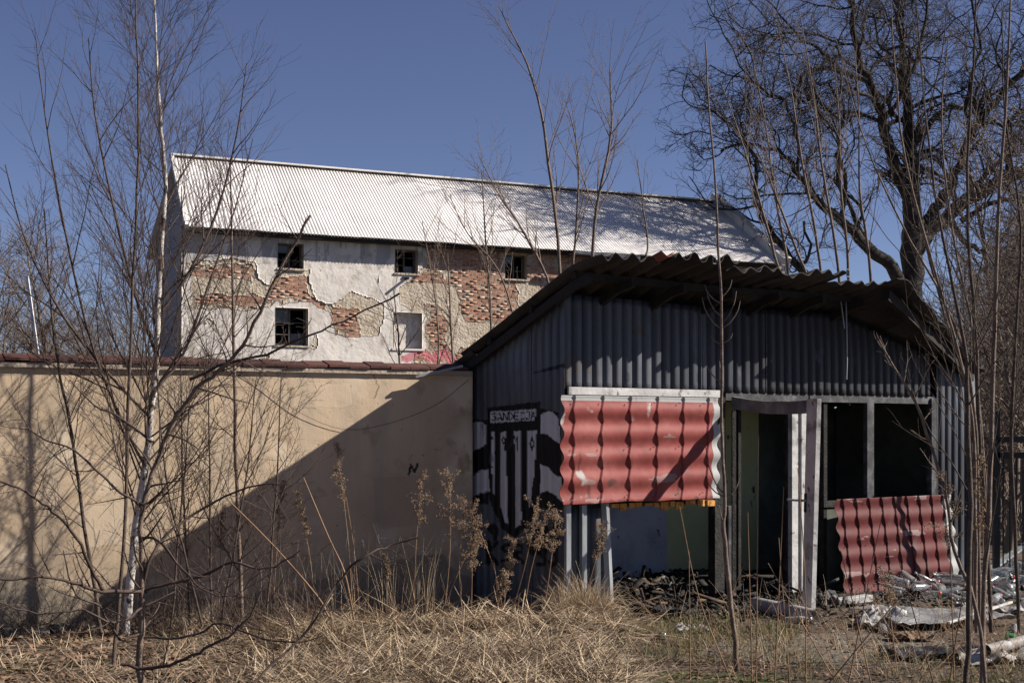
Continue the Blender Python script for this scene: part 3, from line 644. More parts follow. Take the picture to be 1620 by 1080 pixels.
# opened door frame
HB = SH.W(SHpx(1160, .02), .02, 0); FE = P(1291, 978, 12.05); FE[2] = 0
d = unit(FE - HB); Ld = float(np.linalg.norm((FE - HB)[:2])); DF = Frame(HB[:2], d[:2], (d[1], -d[0]))
dr = empty('door_frame_leaf', HB, 'dirty white glassless door leaf hanging open in front of the shed', 'door')
b = MB(); top = 1.86
n = 10
for i in range(n):
    t0, t1 = i / n, (i + 1) / n; z0, z1 = top + .05 * (1 - t0) ** 2 - .02 * math.sin(t0 * 3.1), top + .05 * (1 - t1) ** 2 - .02 * math.sin(t1 * 3.1)
    uu, vv = Ld * t0, Ld * t1; b.hexa([DF.W(uu, .02, z0 - .11), DF.W(vv, .02, z1 - .11), DF.W(vv, -.02, z1 - .11), DF.W(uu, -.02, z0 - .11), DF.W(uu, .02, z0), DF.W(vv, .02, z1), DF.W(vv, -.02, z1), DF.W(uu, -.02, z0)])
b.build('top_rail', M['sootrail'], dr)
b = MB()
b.hexa([DF.W(Ld - .17, .022, -.02), DF.W(Ld - .04, .022, -.02), DF.W(Ld - .04, -.022, -.02), DF.W(Ld - .17, -.022, -.02), DF.W(Ld - .10, .022, top + .005), DF.W(Ld + .045, .022, top + .005), DF.W(Ld + .045, -.022, top + .005), DF.W(Ld - .10, -.022, top + .005)])
b.build('lock_stile', M['pvc'], dr)
hp = DF.W(Ld - .10, .0, .97)
MB().bar(DF.W(Ld - .11, .024, .90), DF.W(Ld - .105, .024, 1.06), .035, .012).build('handle_plate', M['black'], dr)
MB().bar(DF.W(Ld - .11, .03, 1.0), DF.W(Ld - .11, .075, 1.0), .02, .02).bar(DF.W(Ld - .11, .075, 1.0), DF.W(Ld - .28, .085, 1.0), .022, .018).build('handle', M['pvc'], dr)
MB().box(DF, .0, .018, -.02, .02, .1, top - .08).build('hinge_stile', M['char'], dr)

# ---- roof: sheets one by one, purlins, rafters
def asb_sheet(ua, ub, na, nb, lift, m, nm='roof_sheet', seed=0, amp=.026, pit=.19):
    nu = max(6, int((ub - ua) / pit * 8)); us = np.linspace(ua, ub, nu); ns = np.linspace(na, nb, 12)
    U, N_ = np.meshgrid(us, ns, indexing='ij')
    Hh = rfh(U, N_) + amp * np.sin(U / pit * 2 * math.pi) + lift + .02 * vf(U, N_, 1.4, seed)
    Hh += (.10 * np.sin(U * 4.3 + seed) + .05 * np.sin(U * 11.7 + seed * 2)) * np.clip((N_ - .45), 0, 1)
    N_ = N_ + (N_ > .5) * .05 * vf(U, U * 0, 6, seed + 1)
    Gd = SH.W(U, N_, Hh); V, Q = solid_grid(Gd[::-1], np.array([0, 0, -.008])); return link(nm, raw(V, Q, m, True), sh)
bays = [(-.12, .62), (.56, 1.34), (1.28, 2.06), (2.0, 2.76), (2.70, 3.50)]
for i, (a, b_) in enumerate(bays):
    asb_sheet(a, b_, -.35, .60 + (.06 if i else 0) + (.0, .07, -.02, .05, -.04)[i], .014 * (i % 2) + (.0, .01, .015, -.01, -.02)[i], M['asb'], seed=i * 3, amp=(.030, .036, .026, .022, .020)[i])
    a2 = a + (R.uniform(-.05, .05) if i == 0 else 0)
    asb_sheet(a2, b_, -1.35, -.25, -.018 + .012 * (i % 2), M['asb'], seed=i * 3 + 1)
    asb_sheet(a, b_, -2.15, -1.2, -.04 + .012 * (i % 2), M['asb'], seed=i * 3 + 2)
o = asb_sheet(.46, .60, .52, .70, .03, M['asbred'], 'roof_patch', 5); o['label'] = 'broken piece of reddish sheet'
# falling right bay: front edge runs back from the corner
def hipfront(u): return .78 - .68 * np.clip((u - 3.6) / 2.1, 0, 1)
for i, (a, b_) in enumerate(((3.40, 4.25), (4.18, 5.02), (4.95, 5.80))):
    us = np.linspace(a, b_, 34); ts = np.linspace(0, 1, 20); U, T = np.meshgrid(us, ts, indexing='ij'); N_ = -2.15 + (hipfront(U) + 2.15) * T
    Hh = rfh(U, N_) + .024 * np.sin(N_ / .19 * 6.283) * .8 + .012 * (i % 2) + .03 * vf(U, N_, 2, 40 + i) - .01 - .05 * (T > .9) * np.abs(vf(U, N_, 5, 44))
    V, Q = solid_grid(SH.W(U, N_, Hh)[::-1], np.array([0, 0, -.010])); link('roof_sheet', raw(V, Q, M['asb'], True), sh)
for n_ in (.24, -.35, -.95, -1.55):
    b = MB(); us = np.linspace(-.1, 3.5, 7)
    for a, c in zip(us[:-1], us[1:]): b.bar(SH.W(a, n_, float(rfh(a, n_)) - .058), SH.W(c, n_, float(rfh(c, n_)) - .058), .05, .06)
    if n_ < .2: b.bar(SH.W(3.5, n_, float(rfh(3.5, n_)) - .06), SH.W(5.7, n_, float(rfh(5.7, n_)) - .06), .05, .06)
    b.build('purlin', M['rafter'], sh)
for u in (-.06, .42, 1.02, 1.62, 2.22, 2.82, 3.42):
    b = MB(); ns = [-1.9, -.02, .22, .40]
    for a, c in zip(ns[:-1], ns[1:]): b.bar(SH.W(u, a, float(rfh(u, a)) - .125), SH.W(u, c, float(rfh(u, c)) - .125), .045, .075)
    b.build('rafter', M['rafter'], sh)
for (ua, na, ub2, nb2) in ((3.45, .62, 5.72, .0), (3.45, -.3, 5.72, -.9)):
    b = MB(); k = 6
    for i in range(k):
        f0, f1 = i / k, (i + 1) / k; p0 = (ua + (ub2 - ua) * f0, na + (nb2 - na) * f0); p1 = (ua + (ub2 - ua) * f1, na + (nb2 - na) * f1)
        b.bar(SH.W(*p0, float(rfh(*p0)) - .12), SH.W(*p1, float(rfh(*p1)) - .12), .06, .10)
    b.build('rafter', M['rafter'], sh)
# eave bracket hooks and hanging cable
for px, py in ((1129, 411), (1238, 425), (1340, 432)):
    q = SH.px(px, py, .78); c = SH.W(q[0], .79, q[1]); b = MB(); ax = SH.a
    w, h = .017, .032
    for s in (-1, 1):
        b.bar(c + ax * w * s - np.array([0, 0, h]), c + ax * w * s + np.array([0, 0, h]), .005, .005)
        b.bar(c - ax * w + np.array([0, 0, h * s]), c + ax * w + np.array([0, 0, h * s]), .005, .005)
    b.build('sheet_hook', M['galvlit'], sh)
tb = TB(); tb.add(smooth_poly([np.append(SH.W(SHpx(a, .2), .2, SH.px(a, b_, .2)[1]), .006) for a, b_ in ((1336, 520), (1330, 470), (1333, 450), (1337, 452), (1339, 500), (1340, 560), (1339, 600))], 4)[:, :3], np.full(25, .008), 5)
tag(link('hanging_cable', tb.mesh(M['galvlit'])), 'looped pale cable hanging from the shed roof edge down the front', 'cable')

# ---- red pressed tile sheets
def tile_sheet(fr, u0, u1, h0f, h1f, nf, step, wave, amp, stepd, m, name, label, seed, margin, top_margin, skew=0., zig=.026):
    L = u1 - u0; nu = int(L / .0052); nv = 140; us = np.linspace(0, 1, nu); vs = np.linspace(0, 1, nv); U, Vv = np.meshgrid(us, vs, indexing='ij')
    hh = h0f + (h1f - h0f) * Vv
    ph = hh / wave * 2 * math.pi + skew * U
    wv = np.cos(ph); uu = u0 + L * U
    k = (uu + zig * (2 / math.pi) * np.arcsin(.96 * wv)) / step; fr_ = 1 - (k - np.floor(k))
    saw = np.where(fr_ < .955, fr_ / .955, (1 - fr_) / .045) * stepd
    N_ = nf(Vv) + amp * wv + saw + .010 * vf(uu, hh, 2.4, seed) + .02 * np.clip(np.abs(U - .5) - .44, 0, 1) * vf(uu, hh, 7, seed)
    hedge = hh + .012 * vf(uu * 3, hh * 0, 1, seed + 1) * (Vv < .03)
    Gd = fr.W(uu + .012 * wv * ((U < .01) | (U > .99)), N_, hedge); V, Q = solid_grid(Gd, -fr.n * .002)
    me = raw(V, Q, m, False); pr = np.zeros((len(V), 4)); g = ((U > 1 - margin) | (Vv > 1 - top_margin)) & True
    g2 = (((vf(uu * 2.5, hh * 9, 1, seed + 5) > .30) & (wv > .35))).ravel(); g = g.ravel()
    dk = (vf(uu * 6, hh * 1.2, 1, seed + 9) > .45).ravel() | ((vf(uu * 9, hh * 9, 1, seed + 11) > .2) & ((U < .012) | (Vv < .03))).ravel(); pr[:len(g)][dk] = (.07, .035, .03, .55)
    pr[:len(g)][g] = (.34, .34, .335, 1); pr[:len(g)][g2 & ~g] = (.30, .22, .21, .6); paint_attr(me, pr)
    o = link(name, me); sb = TB()
    for a in np.arange(u0 + .12, u1 - .05, .3):
        for b in (h0f + .06, (h0f + h1f) / 2 + .02, h1f - .05):
            v_ = (b - h0f) / (h1f - h0f); c = fr.W(a, float(nf(v_)) + amp + .5 * stepd, b); sb.add([c - fr.n * .01, c + fr.n * .008, c + fr.n * .012], [.004, .004, .002], 5)
    tag(link('screw_heads' if 0 else 'screw_head', sb.mesh(M['galvlit'], False), o), kind='stuff')
    return tag(o, label, 'metal sheet', 'red pressed tile sheets on the shed')
ua, hA = SH.px(889, 625, .10); ub, _ = SH.px(1137, 700, .10)
tile_sheet(SH, ua, ub, SH.px(895, 798, .1)[1] + .0, hA, lambda v: .085 + .02 * v, .315, .196, .013, .016, M['red'], 'tile_sheet', 'light red pressed tile sheet with grey edges fixed across the shed front', 3, .045, .05)
ua, hA = SH.px(1331, 790, .2); ub, _ = SH.px(1513, 800, .2)
tile_sheet(SH, ua, ub, .0, hA, lambda v: .24 - .13 * v, .20, .185, .012, .019, M['darkred'], 'tile_sheet', 'dark red pressed tile sheet leaning below the dark window opening behind the bottles', 8, .07, .0, skew=.5)

# ------------------------------------------------------------------ vegetation
def vplant(name, rows, label, cat, tm, wm, prim, sec, ter, rng, group=None, k=6, extra=None, buds=False, up=.06, wf=1.):
    """traced stem plus grown twigs. prim=(count,lo,hi,angle,lenfun,rf), sec/ter=(count,angle,len ratio)"""
    stem = px_poly([(a, b, c, d * wf) for a, b, c, d in rows], 3)
    stem[1:-1, :3] += NR.normal(0, 1, (len(stem) - 2, 3)) * np.minimum(.003, stem[1:-1, 3:4] * .3)
    tk = TB(); cw = TB(); tk.add(stem[:, :3], stem[:, 3], 9 if k > 5 else 6)
    c, lo, hi, ang, lf, rf = prim
    p1 = spawn(stem, c, lo, hi, ang, lf, rf, 8, .07, up, rng, rmin=.0022)
    if extra: p1 += [px_poly([(a, b, c, d * wf) for a, b, c, d in e], 3) for e in extra]
    put(cw, p1, 5)
    for p in p1:
        L = float(np.linalg.norm(p[-1, :3] - p[0, :3]))
        if sec:
            p2 = spawn(p, sec[0], .18, .97, sec[1], lambda f: L * sec[2] * (1.1 - .6 * f), .6, 5, .09, up, rng, rmin=.0013)
            put(cw, p2, 4)
            if ter:
                for q in p2:
                    L2 = float(np.linalg.norm(q[-1, :3] - q[0, :3])); put(cw, spawn(q, ter[0], .2, .95, ter[1], lambda f: L2 * ter[2], .6, 3, .12, up, rng, rmin=.0010), 3)
    b = stem[0, :3].copy()
    return tree_obj(name, b, label, cat, [('trunk', tk, tm), ('crown', cw, wm)], group)

rg = random.Random(11)
# birch in front of the wall
vplant('birch_tree', [(198, 1004, 10.95, 19), (205, 940, 10.95, 17), (213, 850, 10.95, 15.5), (222, 790, 10.9, 15), (232, 720, 10.9, 14), (240, 650, 10.85, 14), (245, 600, 10.85, 13), (248, 540, 10.8, 12.5), (250, 480, 10.8, 11.5), (254, 420, 10.8, 10.5), (258, 350, 10.8, 9.5), (262, 300, 10.8, 8.5), (258, 250, 10.8, 8), (253, 180, 10.8, 7), (248, 110, 10.8, 5.5), (246, 40, 10.8, 4.5), (243, -40, 10.8, 3.5), (246, -160, 10.8, 2)],
       'slender white barked birch standing against the beige garden wall', 'tree', M['birch'], M['twig'], (64, .12, .98, 38, lambda f: 1.75 - 1.05 * f, .27), (12, 34, .42), (6, 36, .42), rg, wf=.80, extra=[
       [(232, 740, 10.9, 7), (205, 690, 10.7, 6), (150, 560, 10.5, 5.5), (110, 400, 10.4, 4.5), (80, 240, 10.3, 3.5), (62, 110, 10.3, 2), (55, 45, 10.3, 1.4)],
       [(250, 500, 10.8, 7), (300, 430, 10.9, 6), (345, 330, 11, 5), (375, 210, 11, 3.5), (390, 100, 11, 1.5)],
       [(243, 620, 10.8, 7), (290, 560, 11, 6), (330, 450, 11.1, 4.5), (372, 330, 11.2, 3), (400, 220, 11.2, 1.6)],
       [(247, 560, 10.8, 7), (215, 470, 10.6, 6), (180, 330, 10.5, 5), (150, 180, 10.5, 3.5), (140, 60, 10.5, 2)],
       [(238, 660, 10.8, 7), (180, 600, 10.6, 6), (100, 500, 10.4, 5), (40, 380, 10.3, 3.5), (8, 260, 10.3, 2)]])
vplant('sapling', [(176, 1085, 9.6, 11), (186, 980, 9.7, 10), (196, 860, 9.8, 9), (201, 720, 9.9, 8.5), (205, 600, 9.9, 8), (210, 450, 9.9, 7), (217, 300, 9.9, 6), (219, 150, 9.9, 5), (214, 0, 9.9, 3.5), (212, -90, 9.9, 2)],
       'tall straight dark stemmed sapling just left of the birch', 'tree', M['bark'], M['twig'], (26, .25, .97, 32, lambda f: 1.3 - .7 * f, .30), (10, 34, .42), (4, 36, .4), rg, wf=.62)
vplant('sapling', [(160, 1000, 10.6, 8), (150, 930, 10.6, 8), (133, 830, 10.6, 7), (120, 730, 10.6, 6.5), (105, 640, 10.6, 6), (90, 570, 10.6, 5), (80, 470, 10.6, 4), (70, 330, 10.6, 2)],
       'dark sapling leaning left across the beige wall', 'tree', M['bark'], M['twig'], (18, .25, .97, 36, lambda f: 1.0 - .4 * f, .34), (9, 36, .42), (3, 36, .4), rg, wf=.8)
vplant('sapling', [(385, 1000, 11.3, 7), (380, 900, 11.3, 6.5), (374, 760, 11.3, 6), (371, 600, 11.3, 5.5), (368, 480, 11.3, 4.5), (366, 340, 11.3, 3), (364, 250, 11.3, 1.8)],
       'thin brown sapling right of the birch in front of the barn corner', 'tree', M['barklit'], M['twig'], (28, .1, .97, 38, lambda f: .95 - .35 * f, .38), (9, 36, .45), (3, 38, .4), rg)
for i, (bx, tx, ty) in enumerate(((300, 285, 520), (335, 330, 560), (420, 445, 590), (350, 405, 600), (270, 300, 640), (320, 240, 470))):
    Yb = 11.3 - .1 * i
    vplant('shrub', [(bx, 990, Yb, 6), (bx + (tx-bx)*.4, 860, Yb, 5), (bx + (tx-bx)*.75, 740, Yb, 4), (tx, ty, Yb - .1, 2)],
       ['low twiggy shrub stem directly right of the birch trunk', 'twiggy shrub in front of the diagonal shadow edge', 'rightmost twiggy shrub before the shaded part of the beige wall', 'spreading twiggy shrub leaning right over the wall shadow', 'short twiggy shrub right beside the thorny bush', 'twiggy shrub leaning left behind the birch'][i], 'shrub', M['bark'], M['twig'], (16, .08, .97, 42, lambda f: .75 - .25 * f, .5), (8, 40, .45), (3, 40, .4), rg, group='shrubs along the garden wall', wf=.66)
# thorn bush in the foreground
tk = TB(); cw = TB(); Yh = 8.3
limbs = [[(228, 1150, 8.3, 15), (222, 1060, 8.3, 14), (223, 980, 8.3, 13), (225, 930, 8.3, 12), (223, 840, 8.3, 10), (230, 785, 8.3, 9), (245, 740, 8.3, 8.5), (260, 700, 8.25, 8), (280, 655, 8.2, 8), (310, 615, 8.15, 7.5), (345, 588, 8.1, 7), (385, 545, 8.05, 6.5), (420, 475, 8.0, 6), (455, 405, 8.0, 5), (491, 341, 8.0, 5)],
 [(300, 600, 8.1, 7), (360, 575, 8.1, 6), (420, 560, 8.0, 5), (490, 530, 7.9, 4), (560, 500, 7.9, 3), (632, 464, 7.9, 4)],
 [(226, 935, 8.3, 8), (165, 935, 8.1, 8), (125, 925, 8.0, 6.5), (75, 912, 7.9, 5), (0, 915, 7.8, 4), (-60, 890, 7.8, 2.5)],
 [(163, 934, 8.1, 7), (145, 900, 8.0, 6.5), (122, 850, 7.9, 6), (90, 815, 7.9, 5.5), (60, 790, 7.9, 5), (30, 772, 7.8, 4.5), (-20, 755, 7.8, 3)],
 [(226, 935, 8.3, 7), (280, 920, 8.3, 6.5), (320, 910, 8.3, 6), (370, 890, 8.2, 5), (420, 900, 8.2, 4), (475, 870, 8.2, 2.5)],
 [(225, 930, 8.3, 7), (240, 880, 8.3, 6.5), (265, 845, 8.4, 6), (320, 805, 8.5, 5), (390, 770, 8.5, 4), (455, 765, 8.5, 2.5)],
 [(190, 1050, 8.2, 6), (230, 1057, 8.2, 7), (280, 1047, 8.1, 6.5), (325, 1025, 8.1, 6), (370, 1000, 8.1, 5), (400, 965, 8.1, 4), (418, 925, 8.1, 2.5)],
 [(225, 1007, 8.3, 6), (300, 1006, 8.3, 5), (350, 985, 8.3, 3.5), (410, 1010, 8.2, 4), (470, 1015, 8.1, 3), (510, 1005, 8.1, 2)],
 [(400, 1080, 7.8, 5), (435, 1045, 7.9, 5.5), (480, 1005, 8, 5), (507, 965, 8, 4.5), (540, 915, 8.1, 4.5), (575, 880, 8.1, 4.5), (620, 862, 8.2, 4), (662, 850, 8.2, 2.5)],
 [(222, 850, 8.3, 6), (250, 855, 8.2, 5), (290, 900, 8.1, 4), (330, 935, 8, 3), (400, 945, 8, 2)],
 [(226, 960, 8.3, 6), (180, 985, 8.1, 5), (130, 965, 8, 4), (60, 970, 7.9, 3.5), (-10, 950, 7.8, 2.5)],
 [(222, 800, 8.3, 6), (180, 770, 8.2, 5), (120, 715, 8.1, 4), (60, 690, 8.1, 3), (20, 640, 8.1, 2)],
 [(224, 1000, 8.3, 6), (190, 1010, 8.2, 5.5), (160, 960, 8.1, 4), (120, 940, 8.0, 3.5), (100, 870, 8.0, 2.5)],
 [(245, 700, 8.2, 6), (230, 690, 8.2, 5), (190, 660, 8.2, 4.5), (150, 640, 8.2, 3.5), (110, 600, 8.2, 2)]]
for i, l in enumerate(limbs):
    p = px_poly(l, 4)
    p[:, 3] *= .85
    for q in p[1:-1]: q[:3] += NR.normal(0, .004, 3)
    (tk if i == 0 else cw).add(p[:, :3], p[:, 3], 8 if i == 0 else 6)
    L = float(np.linalg.norm(p[-1, :3] - p[0, :3])); c = int(L * 9)
    tw_ = spawn(p, c, .12, .98, 55, lambda f: .30, .5, 5, .12, .03, rg, rmin=.0018); put(cw, tw_, 4)
    th = spawn(p, int(L * 26), .06, .99, 75, lambda f: .03, .4, 1, .01, 0, rg, rend=.1, rmin=.0018); put(cw, th, 3)
    for q in tw_: put(cw, spawn(q, 5, .1, .98, 70, lambda f: .022, .6, 1, .01, 0, rg, rend=.1, rmin=.0014), 3); put(cw, spawn(q, 2, .3, .9, 50, lambda f: .14, .6, 3, .12, .03, rg, rmin=.0014), 3)
tree_obj('thorn_bush', P(228, 1150, 8.3), 'thorny dark foreground bush with long crooked arching branches', 'bush', [('trunk', tk, M['barklit']), ('branches', cw, M['twig'])])

# saplings by the shed
def pairs(ys, Y, L=.16): return []
ex = []
for (x0, y0, dx, dy) in ((1141, 512, 24, -52), (1141, 500, -23, -42), (1141, 480, -26, -30), (1141, 520, 30, -44), (1141, 520, -30, -50), (1143, 545, -18, -14), (1143, 543, 16, -16), (1144, 785, -26, -30), (1146, 790, 24, -36), (1146, 782, -30, -78), (1140, 604, -28, -48), (1140, 470, 18, -28)):
    ex.append([(x0, y0, 9.4, 3.2), (x0 + dx * .45, y0 + dy * .22, 9.4, 2.8), (x0 + dx * .85, y0 + dy * .62, 9.4, 2.3), (x0 + dx, y0 + dy, 9.4, 1.5)])
vplant('sapling', [(1166, 1062, 9.4, 12), (1160, 990, 9.4, 11), (1150, 900, 9.4, 10.5), (1144, 840, 9.4, 10), (1146, 790, 9.4, 8), (1141, 700, 9.4, 7), (1141, 600, 9.4, 6.5), (1141, 500, 9.4, 6), (1137, 400, 9.4, 5.5), (1129, 260, 9.4, 4.5), (1121, 160, 9.4, 4), (1116, 66, 9.4, 3)],
       'lone tall whip thin sapling with paired curved twigs before the red sheet', 'tree', M['barklit'], M['barklit'], (5, .3, .6, 30, lambda f: .12, .5), None, None, rg, extra=ex, wf=.72)
stems = [
 ([(1528, 1110, 8.2, 13), (1532, 980, 8.3, 13), (1534, 800, 8.4, 12), (1531, 640, 8.5, 11), (1525, 540, 8.5, 9), (1500, 420, 8.5, 7), (1478, 300, 8.5, 6), (1465, 180, 8.5, 4.5), (1452, 40, 8.5, 3), (1448, -40, 8.5, 2)], 'leftmost tall brown sapling of the right hand clump, bending left above'),
 ([(1552, 1110, 8.6, 12), (1556, 960, 8.7, 12), (1564, 820, 8.8, 12), (1570, 640, 8.9, 12), (1574, 480, 8.9, 10), (1582, 300, 8.9, 8), (1594, 120, 8.9, 6), (1600, -40, 8.9, 4)], 'thick brown sapling of the right hand clump leaning right at the top'),
 ([(1568, 1000, 10, 10), (1562, 850, 10, 10), (1550, 700, 10, 11), (1544, 560, 10, 10), (1535, 420, 10, 8), (1530, 260, 10, 7), (1540, 100, 10, 5), (1545, -40, 10, 3)], 'upright sapling in the middle of the right hand clump'),
 ([(1549, 1000, 9.7, 8), (1548, 800, 9.7, 8), (1540, 640, 9.7, 8), (1520, 540, 9.7, 7), (1480, 450, 9.7, 6), (1440, 380, 9.7, 5), (1400, 300, 9.7, 4), (1360, 200, 9.7, 3), (1330, 90, 9.7, 1.6)], 'long sapling branching far left over the shed roof'),
 ([(1612, 1000, 9.9, 9), (1606, 830, 9.9, 9), (1600, 680, 9.9, 9), (1608, 520, 9.9, 7), (1615, 360, 9.9, 6), (1590, 180, 9.9, 4), (1585, 20, 9.9, 2.5)], 'rightmost sapling standing in front of the dark fence frame'),
 ([(1545, 1000, 9.2, 9), (1543, 800, 9.2, 9), (1538, 660, 9.2, 8), (1512, 540, 9.2, 7), (1470, 400, 9.2, 6), (1432, 250, 9.2, 5), (1415, 100, 9.2, 3.5), (1408, -30, 9.2, 2)], 'sapling bending left above the shed edge and running up over the oak trunk'),
 ([(1536, 1000, 10.6, 7), (1540, 760, 10.6, 7), (1525, 600, 10.6, 7), (1495, 500, 10.6, 6), (1462, 370, 10.6, 5), (1455, 240, 10.6, 4), (1490, 90, 10.6, 3), (1500, -20, 10.6, 2)], 'sapling with a kink left of the others close to the shed end'),
 ([(1560, 900, 11, 7), (1558, 760, 11, 7), (1550, 640, 11, 7), (1535, 500, 11, 6), (1505, 360, 11, 5), (1490, 200, 11, 4), (1500, 60, 11, 2.5)], 'slim sapling right behind the others at the shed corner')]
for i_, (rows, lab) in enumerate(stems):
    vplant('sapling', rows, lab, 'tree', M['barklit'] if i_ % 2 else M['bark'], M['bark'], (11, .2, .97, 30, lambda f: 1.1 - .4 * f, .36), (4, 36, .4), (2, 36, .4), rg, group='saplings at the right of the shed', up=.07, wf=.66)
vplant('sapling', [(1560, 1095, 8.5, 6), (1545, 960, 8.6, 6), (1510, 870, 8.7, 6), (1500, 800, 8.8, 5.5), (1474, 710, 8.9, 5), (1450, 640, 8.9, 4), (1420, 590, 8.9, 3.5), (1405, 565, 8.9, 3), (1388, 532, 8.9, 2)],
       'thin bent sapling crossing the dark window opening of the shed', 'tree', M['barklit'], M['barklit'], (10, .3, .95, 45, lambda f: .22, .6), (3, 40, .4), None, rg)
# young trees behind the shed and wall
back = [
 ([(905, 690, 15.5, 10), (893, 500, 15.5, 9), (886, 430, 15.5, 8), (880, 350, 15.5, 7.5), (868, 260, 15.5, 7), (856, 180, 15.5, 6), (835, 105, 15.5, 4.5), (806, 45, 15.5, 3), (789, 10, 15.5, 1.5)], 'pale young tree leaning left, tallest above the barn roof', (14, .35, .97, 32, lambda f: .8, .4), (5, 36, .45)),
 ([(938, 690, 16, 10), (938, 500, 16, 9), (938, 400, 16, 8), (944, 330, 16, 7), (962, 240, 16, 6), (968, 190, 16, 4), (965, 105, 16, 1.8)], 'bushy young tree with dark twigs above the shed gable', (18, .45, .97, 32, lambda f: .95, .5), (6, 36, .45)),
 ([(900, 690, 15, 7), (880, 520, 15, 7), (865, 440, 15, 6), (838, 385, 15, 5.5), (808, 335, 15, 4.5), (782, 296, 15, 3), (757, 244, 15, 1.5)], 'long thin tree bending far left over the barn roof', (16, .35, .97, 34, lambda f: .6, .5), (5, 36, .45)),
 ([(905, 690, 17, 7), (905, 450, 17, 6), (912, 360, 17, 5), (915, 250, 17, 4), (900, 175, 17, 2)], 'slim young tree between the leaning one and the bushy one', (14, .4, .97, 32, lambda f: .8, .5), (5, 36, .45)),
 ([(1020, 690, 18, 6), (1020, 430, 18, 5), (1025, 390, 18, 4), (1018, 330, 18, 3), (1008, 252, 18, 1.5)], 'small whip tree behind the left end of the shed roof', (8, .5, .97, 25, lambda f: .6, .5), (3, 36, .4)),
 ([(800, 640, 14.5, 6), (780, 560, 14.5, 6), (775, 470, 14.5, 5), (768, 380, 14.5, 4), (762, 270, 14.5, 2)], 'thin straight tree before the bare brick part of the barn', (12, .3, .97, 32, lambda f: .6, .5), (5, 36, .45)),
 ([(720, 640, 14, 5), (716, 560, 14, 5), (712, 480, 14, 4), (708, 400, 14, 2)], 'thin stem right of the blocked white window', (10, .2, .97, 36, lambda f: .55, .6), (5, 36, .45)),
 ([(640, 640, 14, 5), (632, 570, 14, 5), (630, 530, 14, 4), (622, 455, 14, 2)], 'thin forked stem in front of the blocked white window', (8, .2, .97, 36, lambda f: .5, .6), (4, 36, .45)),
 ([(690, 640, 13.8, 5), (694, 560, 13.8, 4.5), (690, 480, 13.8, 3.5), (668, 350, 13.8, 1.6)], 'very thin stem rising between the barn windows', (8, .2, .97, 34, lambda f: .6, .6), (4, 36, .45)),
 ([(830, 640, 14.2, 5), (820, 540, 14.2, 5), (790, 430, 14.2, 4), (740, 370, 14.2, 3), (712, 310, 14.2, 1.6)], 'thin tree leaning left across the red brick patch', (10, .3, .97, 32, lambda f: .5, .6), (4, 36, .45)),
]
for rows, lab, pr, se in back:
    vplant('young_tree', rows, lab, 'tree', M['barklit'], M['barklit'], pr, se, (2, 36, .4), rg, group='young trees behind the garden wall', wf=.68)
st2 = [((1302, 470), (1268, 250), (1230, 40)), ((1250, 470), (1225, 300), (1190, 90)), ((1240, 480), (1205, 330), (1140, 130)), ((1330, 470), (1300, 260), (1265, 20)), ((1345, 480), (1330, 300), (1320, 100)), ((1380, 480), (1360, 300), (1352, 80)), ((1285, 480), (1235, 330), (1175, 190))]
labs2 = ['pale shoot rising behind the shed roof, third from the left', 'pale shoot behind the shed roof, second from the left before the oak', 'leftmost pale shoot behind the shed roof next to the barn roof end', 'pale tall shoot behind the broken end of the shed roof', 'dark slim shoot left of the oak trunk behind the shed', 'pale shoot closest to the oak trunk above the shed roof', 'widely leaning pale shoot crossing others behind the shed roof']
for (a, b, c), lab in zip(st2, labs2):
    Yb = rg.uniform(18, 22)
    vplant('young_tree', [(a[0] + 15, 760, Yb, 9), (a[0], a[1], Yb, 8), ((a[0]+b[0])/2 + 3, (a[1]+b[1])/2, Yb, 7), (b[0], b[1], Yb, 6), ((b[0]+c[0])/2 + 3, (b[1]+c[1])/2, Yb, 4), (c[0], c[1], Yb, 2)], lab, 'tree', M['barklit'], M['barklit'], (11, .35, .97, 28, lambda f: 1.5, .42), (5, 34, .4), (2, 36, .4), rg, group='shoots behind the shed roof', wf=.62)

